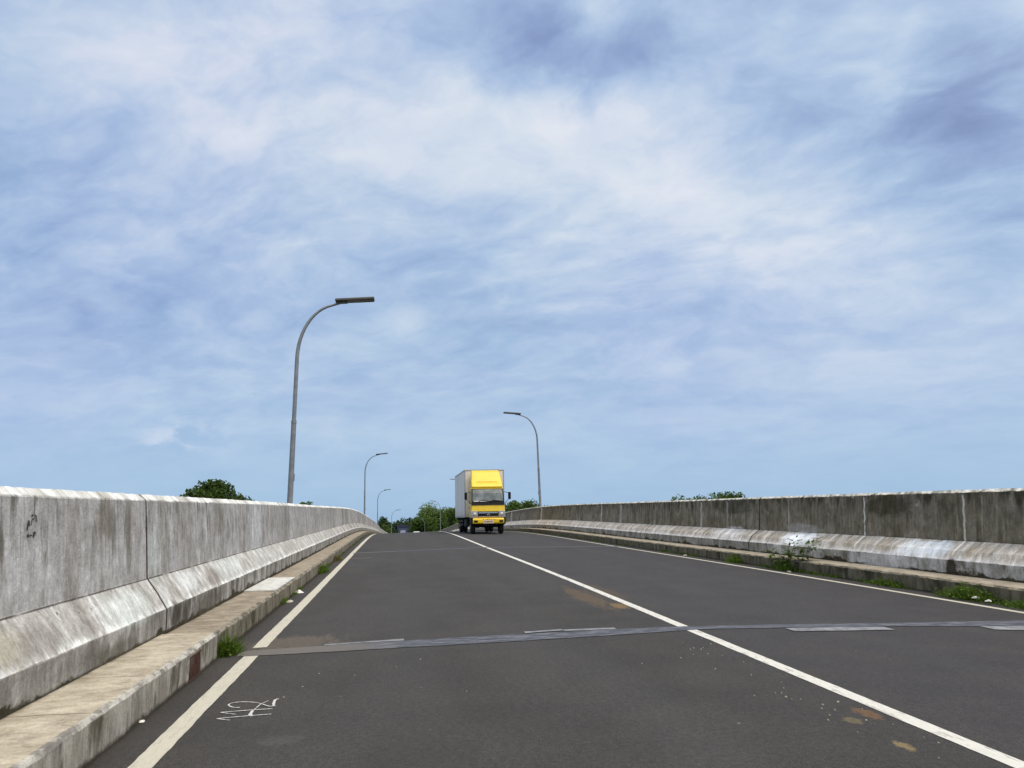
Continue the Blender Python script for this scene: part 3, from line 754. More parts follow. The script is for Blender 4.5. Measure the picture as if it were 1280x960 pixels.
# small black scribble on the pale wall
def wall_pt(s, z):
    # the pale wall's upper face leans out slightly
    za = LKT + 0.95; zb2 = LKT + 1.3692
    oa = LS - 0.03
    t = max(0, min(1, (z - za) / (zb2 - za)))
    return P(s, oa + (LW - oa) * t + 0.006, z)
mb = MB()
def wstroke(pts, w):
    for (s0, z0), (s1, z1) in zip(pts[:-1], pts[1:]):
        d = Vector((s1 - s0, z1 - z0)); L_ = max(d.length, 1e-4); nx, nz_ = -d.y / L_ * w / 2, d.x / L_ * w / 2
        mb.add([wall_pt(s0 + nx, z0 + nz_), wall_pt(s0 - nx, z0 - nz_), wall_pt(s1 - nx, z1 - nz_), wall_pt(s1 + nx, z1 + nz_)], [(0, 1, 2, 3)])
Z0 = 1.4
wstroke([(6.170, Z0 - 0.105), (6.175, Z0 - 0.06), (6.195, Z0 - 0.035), (6.205, Z0 - 0.075)], 0.016)
wstroke([(6.17, Z0 - 0.150), (6.19, Z0 - 0.135)], 0.026); wstroke([(6.20, Z0 - 0.143), (6.24, Z0 - 0.142)], 0.010)
wstroke([(6.265, Z0 - 0.155), (6.28, Z0 - 0.12)], 0.024); wstroke([(6.28, Z0 - 0.115), (6.31, Z0 - 0.135)], 0.010)
wstroke([(6.235, Z0 - 0.07), (6.24, Z0 - 0.03), (6.27, Z0 - 0.022)], 0.011); wstroke([(6.235, Z0 - 0.002), (6.262, Z0 + 0.004)], 0.016)
wstroke([(6.29, Z0 + 0.004), (6.315, Z0 - 0.005), (6.32, Z0 - 0.045)], 0.012)
tag(mb.build('wall_scribble', M['blackpaint']), 'small black painted scribble on the pale grey parapet', 'graffiti')

# ------------------------------------------------------------------ street lamps
HP = 7.646
def lamp_parts(root):
    zt = HP
    # pole: stepped, tapering, then a quarter bend and a short rising arm towards the road (+x)
    mb = MB(); mb.tube([(0, 0, -0.3), (0, 0, 3.9)], [0.088, 0.072], 12)
    pole = mb.build('pole', M['galv'], root, smooth=True)
    mb = MB(); mb.tube([(0, 0, 3.84), (0, 0, 3.92)], 0.078, 12); mb.build('collar', M['galv'], pole, smooth=True)
    pts = [(0, 0, 3.9), (0, 0, 5.0), (0, 0, 5.75)]
    R1, R2 = 1.12, 1.62
    for k in range(1, 13):
        a = math.radians(80 * k / 12)
        pts.append((R1 * (1 - math.cos(a)), 0, 5.75 + R2 * math.sin(a)))
    e = Vector(pts[-1]); d = (e - Vector(pts[-2])).normalized()
    pts.append(tuple(e + d * 0.42))
    n = len(pts)
    mb = MB(); mb.tube(pts, [0.060 - 0.026 * i / (n - 1) for i in range(n)], 12)
    mb.build('arm', M['galv'], root, smooth=True)
    tip = e + d * 0.12
    tilt = math.radians(5)
    Rm = Matrix.Translation(tip + Vector((0, 0, 0.075))) @ Matrix.Rotation(-tilt, 4, 'Y')
    def tb(x0, x1, y0, y1, z0, z1):
        q = MB(); q.box(x0, x1, y0, y1, z0, z1); q.v = [tuple(Rm @ Vector(v)) for v in q.v]; return q
    hd = tb(0, 1.16, -0.17, 0.17, 0.0, 0.06).build('lamp_head', M['lamp_body'], root, bevel=0.012)
    tb(0.33, 1.13, -0.145, 0.145, -0.012, -0.001).build('led_panel', M['lamp_under'], hd)
    tb(0.03, 1.14, -0.155, 0.155, 0.062, 0.070).build('top_cell', M['lamp_solar'], hd)
    br = tb(0.02, 0.36, -0.05, 0.05, -0.06, -0.001)
    br.build('bracket', M['lamp_body'], root, bevel=0.01)
    mb = MB(); mb.box(-0.11, 0.11, -0.11, 0.11, -0.32, -0.29); mb.box(-0.1, 0.02, -0.1, 0.1, -0.9, -0.32); mb.build('base_plate', M['galv'], root)
    mb = MB(); mb.box(0.05, 0.095, -0.04, 0.04, 2.22, 2.42); mb.build('access_cover', M['galv'], pole)

def copy_tree(o, parent=None):
    c = o.copy(); COL.objects.link(c)
    if parent: c.parent = parent
    for ch in list(o.children): copy_tree(ch, c)
    return c
proto = None
OL, OR_ = LW - 0.37, RW + 0.32
lamps = [(-1, 23.1, 'tall curved grey street lamp behind the pale parapet, the nearest and largest of all'),
         (-1, 78.2, 'curved grey street lamp behind the pale parapet, second along it'),
         (-1, 135.1, 'small curved grey street lamp at the far end of the pale parapet, third along it'),
         (-1, 190, 'tiny curved street lamp beyond the crest, standing before the dark far trees'),
         (1, 54.0, 'curved grey street lamp behind the mouldy parapet, arm reaching over towards the yellow truck'),
         (1, 115, 'street lamp behind the yellow truck, only its lamp head showing beside the cargo box'),
         (1, 165.6, 'small pale street lamp in front of the big bright green tree beside the truck'),
         (1, 220.6, 'very small street lamp in front of the dark foot of the big bright green tree')]
for side, s, label in lamps:
    x, y, z, sl = centre(s)
    o_ = OL if side < 0 else OR_
    p = P(s, o_, 0.0)
    if proto is None:
        o = proto = empty('street_lamp'); lamp_parts(o)
    else:
        o = copy_tree(proto)
    o.location = p
    o.rotation_euler = Matrix.Rotation(-math.atan(sl) + (0 if side < 0 else math.pi), 3, 'Z').to_euler() if s > 60 else (Matrix.Rotation(0 if side < 0 else math.pi, 3, 'Z') @ Matrix.Rotation(math.radians(1.1), 3, 'Y')).to_euler()
    if s == 54.0: o.scale = (1.06, 1.06, 1.085)
    if s == 23.1: o.scale = (1.0, 1.0, 1.022)
    tag(o, label, 'street lamp', 'street lamps along the bridge')

# ------------------------------------------------------------------ the yellow box truck
def mat_cargo():
    m, N, b = new_mat('grey_aluminium_cargo_panel')
    co = N.n('ShaderNodeTexCoord').outputs['Object']
    sp = N.n('ShaderNodeSeparateXYZ'); N.t.links.new(co, sp.inputs[0])
    w = N.m('FRACT', N.m('MULTIPLY', sp.outputs[1], 3.0))
    f = N.noise(N.xyz(N.m('MULTIPLY', sp.outputs[0], 3), N.m('MULTIPLY', sp.outputs[1], 4), N.m('MULTIPLY', sp.outputs[2], 0.6)), 1, 5, 0.6)
    c = N.mix(N.sm(f, 0.3, 0.7), (0.64, 0.605, 0.56), (0.80, 0.765, 0.72))
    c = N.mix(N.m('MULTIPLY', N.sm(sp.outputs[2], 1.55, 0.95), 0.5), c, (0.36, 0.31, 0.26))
    N.put(b.inputs['Base Color'], c); b.inputs['Roughness'].default_value = 0.55
    bp = N.n('ShaderNodeBump'); bp.inputs['Strength'].default_value = 0.6; bp.inputs['Distance'].default_value = 0.02
    N.put(bp.inputs['Height'], N.sm(N.m('ABSOLUTE', N.m('SUBTRACT', w, 0.5)), 0.2, 0.3)); N.put(b.inputs['Normal'], bp.outputs[0])
    return m
M['yellow'] = plain('yellow_truck_paint', (0.80, 0.545, 0.012), 0.32, var=0.06, scale=2, coat=0.3, dirt=((0.50, 0.37, 0.06), 0.25))
M['cargo'] = mat_cargo()
M['cargo_trim'] = plain('cargo_edge_rail', (0.33, 0.36, 0.37), 0.45, metal=0.3, var=0.1)
M['black'] = plain('black_plastic', (0.008, 0.008, 0.009), 0.6, var=0.2, spec=0.2)
M['chassis'] = plain('chassis_black', (0.012, 0.011, 0.011), 0.8, var=0.3)
M['rubber'] = plain('tyre_rubber', (0.016, 0.015, 0.015), 0.85, var=0.2, bump=0.3)
M['rim'] = plain('rim_steel', (0.28, 0.28, 0.28), 0.5, metal=0.4)
M['chrome'] = plain('chrome', (0.62, 0.63, 0.64), 0.16, metal=1.0)
M['lens'] = plain('headlight_lens', (0.40, 0.42, 0.47), 0.08, metal=0.35, coat=0.8)
M['fog'] = plain('amber_fog_lens', (0.10, 0.06, 0.02), 0.2)
M['plate'] = plain('number_plate', (0.66, 0.55, 0.42), 0.5)
M['plate_ink'] = plain('number_plate_ink', (0.10, 0.05, 0.04), 0.6)
M['silver_panel'] = plain('silver_trim', (0.50, 0.47, 0.45), 0.35, metal=0.4)
def mat_glass():
    m, N, b = new_mat('windscreen_glass')
    co = N.n('ShaderNodeTexCoord').outputs['Object']
    f = N.noise(co, 2.2, 4)
    N.put(b.inputs['Base Color'], N.mix(N.sm(f, 0.35, 0.65), (0.055, 0.07, 0.072), (0.16, 0.185, 0.19)))
    b.inputs['Roughness'].default_value = 0.08; b.inputs['Coat Weight'].default_value = 0.6
    b.inputs['Specular IOR Level'].default_value = 0.8
    return m
M['glass'] = mat_glass()
M['dark_glass'] = plain('dark_side_glass', (0.02, 0.025, 0.028), 0.06)

TS, TOFF = 45.4, XC + 2.02
tx, ty, tz, tsl = centre(TS)
truck = empty('box_truck', P(TS, TOFF, rz(TOFF)), -math.atan(tsl))
truck.rotation_euler[0] = math.atan((centre(TS + 6)[2] - centre(TS)[2]) / 6)
tag(truck, 'yellow delivery truck with a tall grey cargo box, driving in the far lane', 'truck')
T = truck
# in the truck's own frame the front looks along -y, the body runs back along +y
def hw(z):
    if z < 0.9: return 0.95
    if z < 1.65: return 0.98
    return 0.98 - 0.035 * (z - 1.65)
prof = [(0.06, 0.86), (0.03, 1.0), (0.03, 1.32), (0.07, 1.66), (0.10, 1.74), (0.30, 2.44), (0.42, 2.64), (0.56, 2.72), (1.72, 2.72), (1.72, 0.86)]
mb = MB(); mb.prism([(y, z, hw(z)) for y, z in prof], 1); mb.build('cab', M['yellow'], T, bevel=0.075, seg=4)
def front_y(z):
    return interp(z, [0.86, 1.0, 1.32, 1.66, 1.74, 2.44, 2.64], [0.06, 0.03, 0.03, 0.07, 0.10, 0.30, 0.42], 0.06)
def front_panel(z0, z1, x0a, x1a, x0b, x1b, out, th, name, mat, parent, n=8, bev=0.0, curve=0.0):
    """panel hugging the cab's front, given its bottom and top x limits"""
    mbb = MB(); vs = []
    zz = [z0, (z0 * 2 + z1) / 3, (z0 + 2 * z1) / 3, z1]
    for lay in (0, 1):
        for j, z in enumerate(zz):
            t = (z - z0) / (z1 - z0)
            a = x0a + (x0b - x0a) * t; b = x1a + (x1b - x1a) * t
            for i in range(n + 1):
                x = a + (b - a) * i / n
                yy = front_y(z) - out + curve * (abs(x) / 0.95) ** 3 + lay * th
                vs.append((x, yy, z))
    m_ = n + 1; q = 4 * m_
    fs = []
    for j in range(3):
        for i in range(n):
            fs.append((j * m_ + i, j * m_ + i + 1, (j + 1) * m_ + i + 1, (j + 1) * m_ + i))
            fs.append((q + j * m_ + i, q + (j + 1) * m_ + i, q + (j + 1) * m_ + i + 1, q + j * m_ + i + 1))
    for i in range(n):
        fs.append((i, q + i, q + i + 1, i + 1)); fs.append((3 * m_ + i, 3 * m_ + i + 1, q + 3 * m_ + i + 1, q + 3 * m_ + i))
    for j in range(3):
        fs.append((j * m_, (j + 1) * m_, q + (j + 1) * m_, q + j * m_)); fs.append((j * m_ + n, q + j * m_ + n, q + (j + 1) * m_ + n, (j + 1) * m_ + n))
    mbb.add(vs, fs)
    return mbb.build(name, mat, parent, bevel=bev)
ws = front_panel(1.66, 2.62, -0.965, 0.965, -0.93, 0.93, 0.030, 0.06, 'windscreen_frame', M['black'], T, curve=0.0)
front_panel(1.90, 2.575, -0.90, 0.90, -0.865, 0.865, 0.044, 0.01, 'windscreen', M['glass'], T, curve=0.0)
front_panel(1.86, 1.915, -0.85, -0.05, -0.80, -0.05, 0.062, 0.012, 'dash_edge', M['silver_panel'], ws, curve=0.0)
for x0, x1 in ((-0.62, 0.0), (0.12, 0.70)):
    q = MB(); q.tube([(x0, front_y(1.86) - 0.075, 1.80), (x0 + 0.18, front_y(1.93) - 0.075, 1.945), (x1, front_y(1.90) - 0.075, 1.895)], 0.016, 6); q.build('wiper', M['black'], T)
# roof deflector
dp = [(0.40, 2.66, 0.915), (0.43, 2.80, 0.915), (0.62, 2.98, 0.91), (0.70, 3.02, 0.905), (1.02, 3.40, 0.87), (1.20, 3.62, 0.84), (1.32, 3.71, 0.82), (1.45, 3.74, 0.82), (1.70, 3.74, 0.84), (1.70, 2.70, 0.93)]
mb = MB(); mb.prism(dp, 1); df = mb.build('roof_deflector', M['yellow'], T, bevel=0.11, seg=4)
mb = MB(); mb.tube([(-0.62, 0.655, 3.035), (0.0, 0.65, 3.03), (0.62, 0.655, 3.035)], 0.014, 6); mb.build('crease', M['yellow'], df, smooth=True)
# grille, emblem, headlights, bumper
gp = front_panel(0.99, 1.30, -0.60, 0.60, -0.60, 0.60, 0.02, 0.06, 'grille', M['black'], T, curve=0.0)
front_panel(1.19, 1.27, -0.56, 0.56, -0.55, 0.55, 0.042, 0.05, 'grille_bar', M['chrome'], gp, curve=0.0)
front_panel(0.985, 1.02, -0.56, 0.56, -0.56, 0.56, 0.04, 0.05, 'grille_bar', M['silver_panel'], gp, curve=0.0)
em = MB()
for ang in (90, 210, 330):
    a = math.radians(ang); d = Vector((math.cos(a), 0, math.sin(a))); e = Vector((-math.sin(a), 0, math.cos(a)))
    c0 = Vector((0, -0.045, 1.135))
    pts = [c0, c0 + d * 0.055 + e * 0.032, c0 + d * 0.11, c0 + d * 0.055 - e * 0.032]
    em.add(pts + [p + Vector((0, 0.03, 0)) for p in pts], [(0, 1, 2, 3), (7, 6, 5, 4)] + [(k, k + 4, (k + 1) % 4 + 4, (k + 1) % 4) for k in range(4)])
em.build('emblem', M['chrome'], gp)
for sg in (-1, 1):
    x0, x1 = sorted((sg * 0.60, sg * 0.975)); 
    hl = front_panel(0.96, 1.33, x0, x1, x0 + (0.02 if sg > 0 else 0.06), x1 - (0.06 if sg > 0 else 0.02), 0.030, 0.10, 'headlight', M['lens'], T, curve=0.0)
    cx = sg * 0.78
    q = MB(); q.lathe_x([(0, 0.0), (0.0, 0.10), (0.03, 0.115)], 0, 0, 18)
    q.v = [(cx + v[1], front_y(1.12) - 0.005 - 0.03 + v[0], 1.13 + v[2]) for v in q.v]; q.build('reflector', M['silver_panel'], hl, smooth=True)
    q = MB(); q.box(*sorted((sg * 0.90, sg * 0.968)), front_y(1.1) + 0.05, front_y(1.1) + 0.12, 1.0, 1.28); q.build('indicator', M['fog'], hl)
bm_ = MB(); bm_.prism([(-0.06, 0.60, 0.90), (-0.10, 0.66, 0.91), (-0.10, 0.86, 0.91), (-0.05, 0.91, 0.90), (0.20, 0.91, 0.90), (0.20, 0.60, 0.90)], 1)
bump_ = bm_.build('bumper', M['yellow'], T, bevel=0.02)
for sg in (-1, 1):
    q = MB(); q.box(*sorted((sg * 0.62, sg * 0.85)), -0.112, -0.095, 0.68, 0.79); q.build('fog_lamp', M['black'], bump_, bevel=0.01)
    q = MB(); q.box(*sorted((sg * 0.885, sg * 1.01)), -0.075, 0.45, 0.58, 0.95); q.build('bumper_corner', M['black'], T, bevel=0.03)
q = MB(); q.box(-0.30, 0.30, -0.116, -0.101, 0.62, 0.80); pl = q.build('number_plate', M['plate'], bump_)
q = MB()
for i, w_ in enumerate((0.05, 0.03, 0.05, 0.05, 0.04, 0.05, 0.03)):
    x = -0.24 + i * 0.072; q.box(x, x + w_, -0.119, -0.1165, 0.67, 0.75)
q.build('lettering', M['plate_ink'], pl)
q = MB()
for x in (-0.33, -0.18, -0.08, 0.02, 0.12, 0.22, 0.34): q.box(x, x + 0.06, -0.104, -0.1005, 0.83, 0.87)
q.build('lettering', M['plate_ink'], bump_)
# mirrors, doors, windows
for sg in (-1, 1):
    q = MB(); q.box(*sorted((sg * 1.20, sg * 1.36)), 0.12, 0.24, 1.98, 2.40); mi = q.build('side_mirror', M['black'], T, bevel=0.04)
    q = MB(); q.tube([(sg * 0.92, 0.42, 2.44), (sg * 1.22, 0.22, 2.36)], 0.016, 6); q.build('mirror_arm', M['black'], mi)
    q = MB(); q.tube([(sg * 0.96, 0.25, 1.72), (sg * 1.26, 0.20, 2.02)], 0.016, 6); q.build('mirror_arm', M['black'], mi)
    q = MB(); q.box(*sorted((sg * 0.90, sg * 0.992)), 0.04, 0.34, 0.95, 1.36); q.build('corner_panel', M['silver_panel'], T, bevel=0.03)
    def sx(z, e): return sg * (hw(z) + e)
    def side_panel(pts, e0, e1, name, mat, parent, bev=0.0):
        qq = MB(); n = len(pts)
        vs = [(sx(z, e0), y, z) for y, z in pts] + [(sx(z, e1), y, z) for y, z in pts]
        qq.add(vs, [tuple(range(n)), tuple(range(2 * n - 1, n - 1, -1))] + [(i, i + n, (i + 1) % n + n, (i + 1) % n) for i in range(n)])
        return qq.build(name, mat, parent, bevel=bev)
    dr = side_panel([(0.22, 0.95), (1.45, 0.95), (1.45, 2.62), (0.50, 2.62), (0.24, 1.72)], -0.02, 0.012, 'door', M['yellow'], T, 0.015)
    side_panel([(0.30, 1.78), (1.38, 1.74), (1.38, 2.54), (0.54, 2.54)], 0.0, 0.02, 'door_window', M['dark_glass'], dr)
    side_panel([(1.22, 1.50), (1.40, 1.50), (1.40, 1.56), (1.22, 1.56)], 0.0, 0.035, 'handle', M['black'], dr)
    q = MB(); q.box(*sorted((sg * 0.70, sg * 0.99)), 0.35, 0.60, 0.50, 0.62); q.build('step', M['black'], T, bevel=0.02)
    q = MB(); q.prism([(0.42, 0.62), (0.55, 0.93), (0.85, 1.03), (1.2, 0.93), (1.32, 0.62), (1.25, 0.62), (1.12, 0.86), (0.86, 0.96), (0.62, 0.87), (0.5, 0.62)], 0.16)
    q.v = [(v[0] + sg * 0.84, v[1], v[2]) for v in q.v]; q.build('mudguard', M['black'], T)
# cargo box
bx0, bx1, by0, by1, bz0, bz1 = -1.19, 1.19, 1.86, 9.7, 0.99, 3.80
q = MB(); q.box(bx0, bx1, by0, by1, bz0, bz1); cb = q.build('cargo_box', M['cargo'], T, bevel=0.015)
q = MB()
q.box(bx0 - 0.012, bx1 + 0.012, by0 - 0.012, by0 + 0.06, bz1 - 0.06, bz1 + 0.012)
for sg in (-1, 1):
    q.box(*sorted((sg * 1.145, sg * 1.204)), by0 - 0.012, by0 + 0.06, bz0, bz1 - 0.06)
    q.box(*sorted((sg * 1.15, sg * 1.204)), by0 + 0.06, by1, bz1 - 0.07, bz1 + 0.012)
    q.box(*sorted((sg * 1.15, sg * 1.204)), by0 + 0.06, by1, bz0 - 0.02, bz0 + 0.10)
q.build('edge_rail', M['cargo_trim'], cb)
for sg in (-1, 1):
    q = MB(); q.box(*sorted((sg * 0.88, sg * 1.22)), by0 - 0.022, by0 + 0.2, bz1 - 0.05, bz1 + 0.025); q.build('corner_cap', M['silver_panel'], cb, bevel=0.01)
# chassis
q = MB()
for sg in (-1, 1): q.box(*sorted((sg * 0.36, sg * 0.44)), 0.15, 9.4, 0.60, 0.84)
for y in (1.6, 3.0, 4.4, 5.8, 7.4, 9.0): q.box(-0.36, 0.36, y, y + 0.1, 0.64, 0.80)
for y in (2.2, 3.4, 4.6, 5.8, 7.0, 8.2, 9.3): q.box(-1.1, 1.1, y, y + 0.07, 0.86, 0.97)
ch = q.build('chassis', M['chassis'], T)
q = MB(); q.box(-0.34, 0.34, 0.30, 1.5, 0.46, 0.9); q.build('engine_sump', M['chassis'], T, bevel=0.04)
q = MB(); q.tube([(-0.85, 0.92, 0.44), (0.85, 0.92, 0.44)], 0.06, 10); q.build('axle', M['chassis'], T)
q = MB(); q.tube([(-0.8, 7.0, 0.45), (-0.15, 7.0, 0.45), (0.15, 7.0, 0.45), (0.8, 7.0, 0.45)], [0.07, 0.1, 0.1, 0.07], 10); q.box(-0.2, 0.2, 6.84, 7.16, 0.27, 0.63); q.build('axle', M['chassis'], T)
for sg in (-1, 1):
    q = MB(); q.box(*sorted((sg * 0.55, sg * 1.08)), 2.3, 3.7, 0.42, 0.86); q.build('fuel_tank' if sg > 0 else 'battery_box', M['chassis'], T, bevel=0.05)
    q = MB()
    for z in (0.48, 0.70): q.box(*sorted((sg * 1.10, sg * 1.14)), 3.9, 6.2, z, z + 0.1)
    q.box(*sorted((sg * 1.08, sg * 1.12)), 4.2, 4.28, 0.48, 0.95); q.box(*sorted((sg * 1.08, sg * 1.12)), 5.8, 5.88, 0.48, 0.95)
    q.build('side_guard', M['chassis'], T)
    q = MB(); q.box(*sorted((sg * 0.62, sg * 1.12)), 7.62, 7.66, 0.22, 0.92); q.build('mud_flap', M['rubber'], T)
def wheel(x, y, w, r=0.43):
    sg = 1 if x > 0 else -1
    q = MB(); h = w / 2
    q.lathe_x([(-h, 0.24), (-h, r - 0.05), (-h + 0.03, r - 0.01), (-h * 0.3, r), (h * 0.3, r), (h - 0.03, r - 0.01), (h, r - 0.05), (h, 0.24), (-h, 0.24)], 0, 0)
    q.v = [(v[0] + x, v[1] + y, v[2] + r) for v in q.v]
    ty_ = q.build('wheel', M['rubber'], T, smooth=True)
    q = MB(); q.lathe_x([(sg * (h - 0.02), 0.25), (sg * (h - 0.09), 0.20), (sg * (h - 0.06), 0.10), (sg * (h + 0.03), 0.09), (sg * (h + 0.05), 0.0)], 0, 0)
    q.v = [(v[0] + x, v[1] + y, v[2] + r) for v in q.v]; q.build('rim', M['rim'], ty_, smooth=True)
for sg in (-1, 1):
    wheel(sg * 0.83, 0.92, 0.26)
    wheel(sg * 0.98, 7.0, 0.24); wheel(sg * 0.71, 7.0, 0.24)

# ------------------------------------------------------------------ far vehicles beyond the crest
def car(loc, rz_, paint, label, name='car', tall=1.46):
    root = empty(name, loc, rz_); tag(root, label, 'car')
    q = MB(); q.prism([(0.0, 0.28, 0.78), (-0.03, 0.55, 0.84), (0.08, 0.78, 0.84), (0.95, 0.93, 0.83), (1.55, tall - 0.08, 0.64), (1.9, tall, 0.60), (3.1, tall, 0.60), (3.75, 1.02, 0.80), (4.05, 0.95, 0.80), (4.12, 0.5, 0.82), (4.08, 0.28, 0.78)], 1)
    q.build('body', paint, root, bevel=0.06, seg=3)
    def quad(pts, nm, mt):
        qq = MB(); vs = [Vector(p) for p in pts]; n = (vs[1] - vs[0]).cross(vs[2] - vs[0]).normalized() * 0.012
        qq.add([v + n for v in vs] + [v - n for v in vs], [(0, 1, 2, 3), (7, 6, 5, 4)] + [(i, i + 4, (i + 1) % 4 + 4, (i + 1) % 4) for i in range(4)])
        qq.build(nm, mt, root)
    quad([(-0.72, 1.01, 0.97), (0.72, 1.01, 0.97), (0.57, 1.54, tall - 0.11), (-0.57, 1.54, tall - 0.11)], 'windscreen', M['dark_glass'])
    quad([(0.70, 3.72, 1.04), (-0.70, 3.72, 1.04), (-0.55, 3.16, tall - 0.06), (0.55, 3.16, tall - 0.06)], 'rear_window', M['dark_glass'])
    for sg in (-1, 1):
        quad([(sg * 0.80, 1.25, 1.0), (sg * 0.655, 1.7, tall - 0.12), (sg * 0.655, 3.05, tall - 0.12), (sg * 0.80, 3.5, 1.0)], 'side_window', M['dark_glass'])
        qq = MB(); qq.box(*sorted((sg * 0.52, sg * 0.80)), -0.03, 0.06, 0.60, 0.74); qq.build('headlight', M['lens'], root)
        for y in (0.75, 3.3):
            qq = MB(); qq.lathe_x([(-0.1, 0.0), (-0.1, 0.27), (-0.07, 0.3), (0.07, 0.3), (0.1, 0.27), (0.1, 0.0)], 0, 0, 18); qq.v = [(v[0] + sg * 0.76, v[1] + y, v[2] + 0.3) for v in qq.v]
            qq.build('wheel', M['rubber'], root, smooth=True)
    return root
M['white_paint'] = plain('white_car_paint', (0.78, 0.78, 0.77), 0.3, coat=0.4)
M['silver_paint'] = plain('silver_car_paint', (0.50, 0.53, 0.58), 0.3, metal=0.3, coat=0.4)
M['pale_glass'] = plain('sky_lit_glass', (0.22, 0.25, 0.33), 0.2, metal=0.3)  # pale base colour carries the sky's reflection on the lorry windscreen
M['blue_paint'] = plain('blue_lorry_paint', (0.012, 0.018, 0.050), 0.6, var=0.3, coat=0.0)
car(P(168, XC + 1.25, rz(XC + 1.2)), -math.atan(centre(168)[3]), M['white_paint'], 'white car mostly hidden beyond the crest, only its roof showing left of the yellow truck', tall=1.62)
lor = empty('lorry', P(168, XC - 2.05, rz(XC - 2.0)), -math.atan(centre(168)[3]))
tag(lor, 'dark blue lorry beyond the crest with a pale windscreen, before the dark trees', 'lorry')
q = MB(); q.prism([(0, 0.5, 1.0), (0.0, 1.2, 1.02), (0.25, 2.2, 0.95), (0.5, 2.3, 0.93), (1.7, 2.3, 0.93), (1.7, 0.5, 1.0)], 1); q.build('cab', M['blue_paint'], lor, bevel=0.06)
q = MB(); q.prism([(-0.02, 1.25, 0.62), (0.17, 1.95, 0.46), (0.23, 1.95, 0.46), (0.06, 1.25, 0.62)], 1); q.build('windscreen', M['pale_glass'], lor)
q = MB(); q.box(-1.25, 1.25, 1.85, 6.5, 0.95, 3.05); q.build('cargo_box', M['blue_paint'], lor, bevel=0.03)
q = MB(); q.box(-1.02, 1.02, -0.1, 0.15, 0.45, 0.8); q.build('bumper', M['silver_paint'], lor, bevel=0.03)
for sg in (-1, 1):
    for y in (0.9, 5.2):
        qq = MB(); qq.lathe_x([(-0.14, 0.0), (-0.14, 0.4), (-0.1, 0.45), (0.1, 0.45), (0.14, 0.4), (0.14, 0.0)], 0, 0, 18); qq.v = [(v[0] + sg * 0.9, v[1] + y, v[2] + 0.45) for v in qq.v]
        qq.build('wheel', M['rubber'], lor, smooth=True)
    qq = MB(); qq.box(*sorted((sg * 0.62, sg * 0.98)), -0.03, 0.05, 0.95, 1.2); qq.build('headlight', M['lens'], lor)

# ------------------------------------------------------------------ trees
def tree(label, x, y, top, rx, ry, rzv, mat, seed, n=5200, leaf=0.3, cat='tree', name='tree', clumps=34, group='trees beyond the bridge', trunk=True, flat=0.0):
    r = random.Random(seed)
    base = Vector((x, y, gz)); root = empty(name, base); tag(root, label, cat, group)
    H = top - gz
    cz = H - rzv
    cl = []
    for i in range(clumps):
        while True:
            p = Vector((r.uniform(-1, 1), r.uniform(-1, 1), r.uniform(-1, 1)))
            if 0.25 < p.length < 1.0: break
        p = p * (0.72 / max(p.length, 0.72)) if r.random() < 0.55 else p * 0.80
        rad = r.uniform(0.24, 0.46)
        cl.append((Vector((p.x * rx, p.y * ry, cz + p.z * rzv)), rad))
    vs, fs = [], []
    for i in range(n):
        c, rad = cl[r.randrange(clumps)]
        d = Vector((r.gauss(0, 1), r.gauss(0, 1), r.gauss(0, 1))).normalized()
        q = rad * (r.random() ** 0.45)
        p = c + Vector((d.x * rx * q, d.y * ry * q, d.z * rzv * q * 0.8))
        if p.z > H: p.z = H - r.random() * 0.3
        a = (d * 0.6 + Vector((r.gauss(0, 1), r.gauss(0, 1), r.gauss(0, 1) + 0.5))).normalized()
        t1 = a.orthogonal().normalized(); t1.rotate(Matrix.Rotation(r.uniform(0, 6.28), 3, a)); t2 = a.cross(t1)
        L_ = leaf * r.uniform(0.6, 1.35); w = L_ * r.uniform(0.35, 0.6)
        k = len(vs)
        vs += [p - t1 * L_, p + t2 * w + a * 0.1 * L_, p + t1 * L_, p - t2 * w + a * 0.1 * L_]
        fs.append((k, k + 1, k + 2, k + 3))
    link('crown', vs, fs, mat, root)
    if trunk:
        q = MB()
        tr = 0.022 * H + 0.05
        bend = Vector((r.uniform(-0.4, 0.4), r.uniform(-0.4, 0.4), 0))
        fork = Vector((bend.x * 0.6, bend.y * 0.6, cz * 0.62))
        q.tube([(0, 0, -0.3), (bend.x * 0.2, bend.y * 0.2, cz * 0.3), fork], [tr * 1.3, tr, tr * 0.8], 9)
        for k in range(7):
            c, rad = cl[k]
            midp = fork.lerp(c, 0.5) + Vector((0, 0, -0.08 * H))
            q.tube([fork, midp, c], [tr * 0.6, tr * 0.35, tr * 0.1], 6)
        q.build('trunk', M['bark'], root, smooth=True)
    return root
tree('round dark green tree crown rising behind the pale parapet, alone and largest there', -22.6, 102.5, 8.7, 4.5, 4.2, 3.6, M['leaf_dark'], 11, n=17000, leaf=0.24, clumps=60)
tree('small tree top just showing above the pale parapet beside the tallest lamp', -18.7, 169, 8.9, 3.0, 3.0, 3.2, M['leaf_mid'], 12, n=4200, leaf=0.28)
tree('low flat tree top peeping over the mouldy parapet, the lower one of two', 43.2, 113, 6.62, 4.6, 4.2, 4.0, M['leaf_mid'], 13, n=7500, leaf=0.24, clumps=46)
tree('broad tree top peeping over the mouldy parapet, the higher one of two', 47.9, 110, 6.80, 4.0, 4.2, 4.0, M['leaf_mid'], 14, n=7500, leaf=0.24, clumps=46)
tree('bushy green tree over the mouldy parapet just beside the truck mirror', 25.6, 163, 8.45, 4.8, 4.4, 5.2, M['leaf_mid'], 15, n=13000, leaf=0.28, clumps=40)
tree('big bright green tree left of the truck with a ragged domed crown', 12.6, 262, 11.4, 8.8, 7.0, 8.4, M['leaf_light'], 16, n=24000, leaf=0.36, clumps=80)
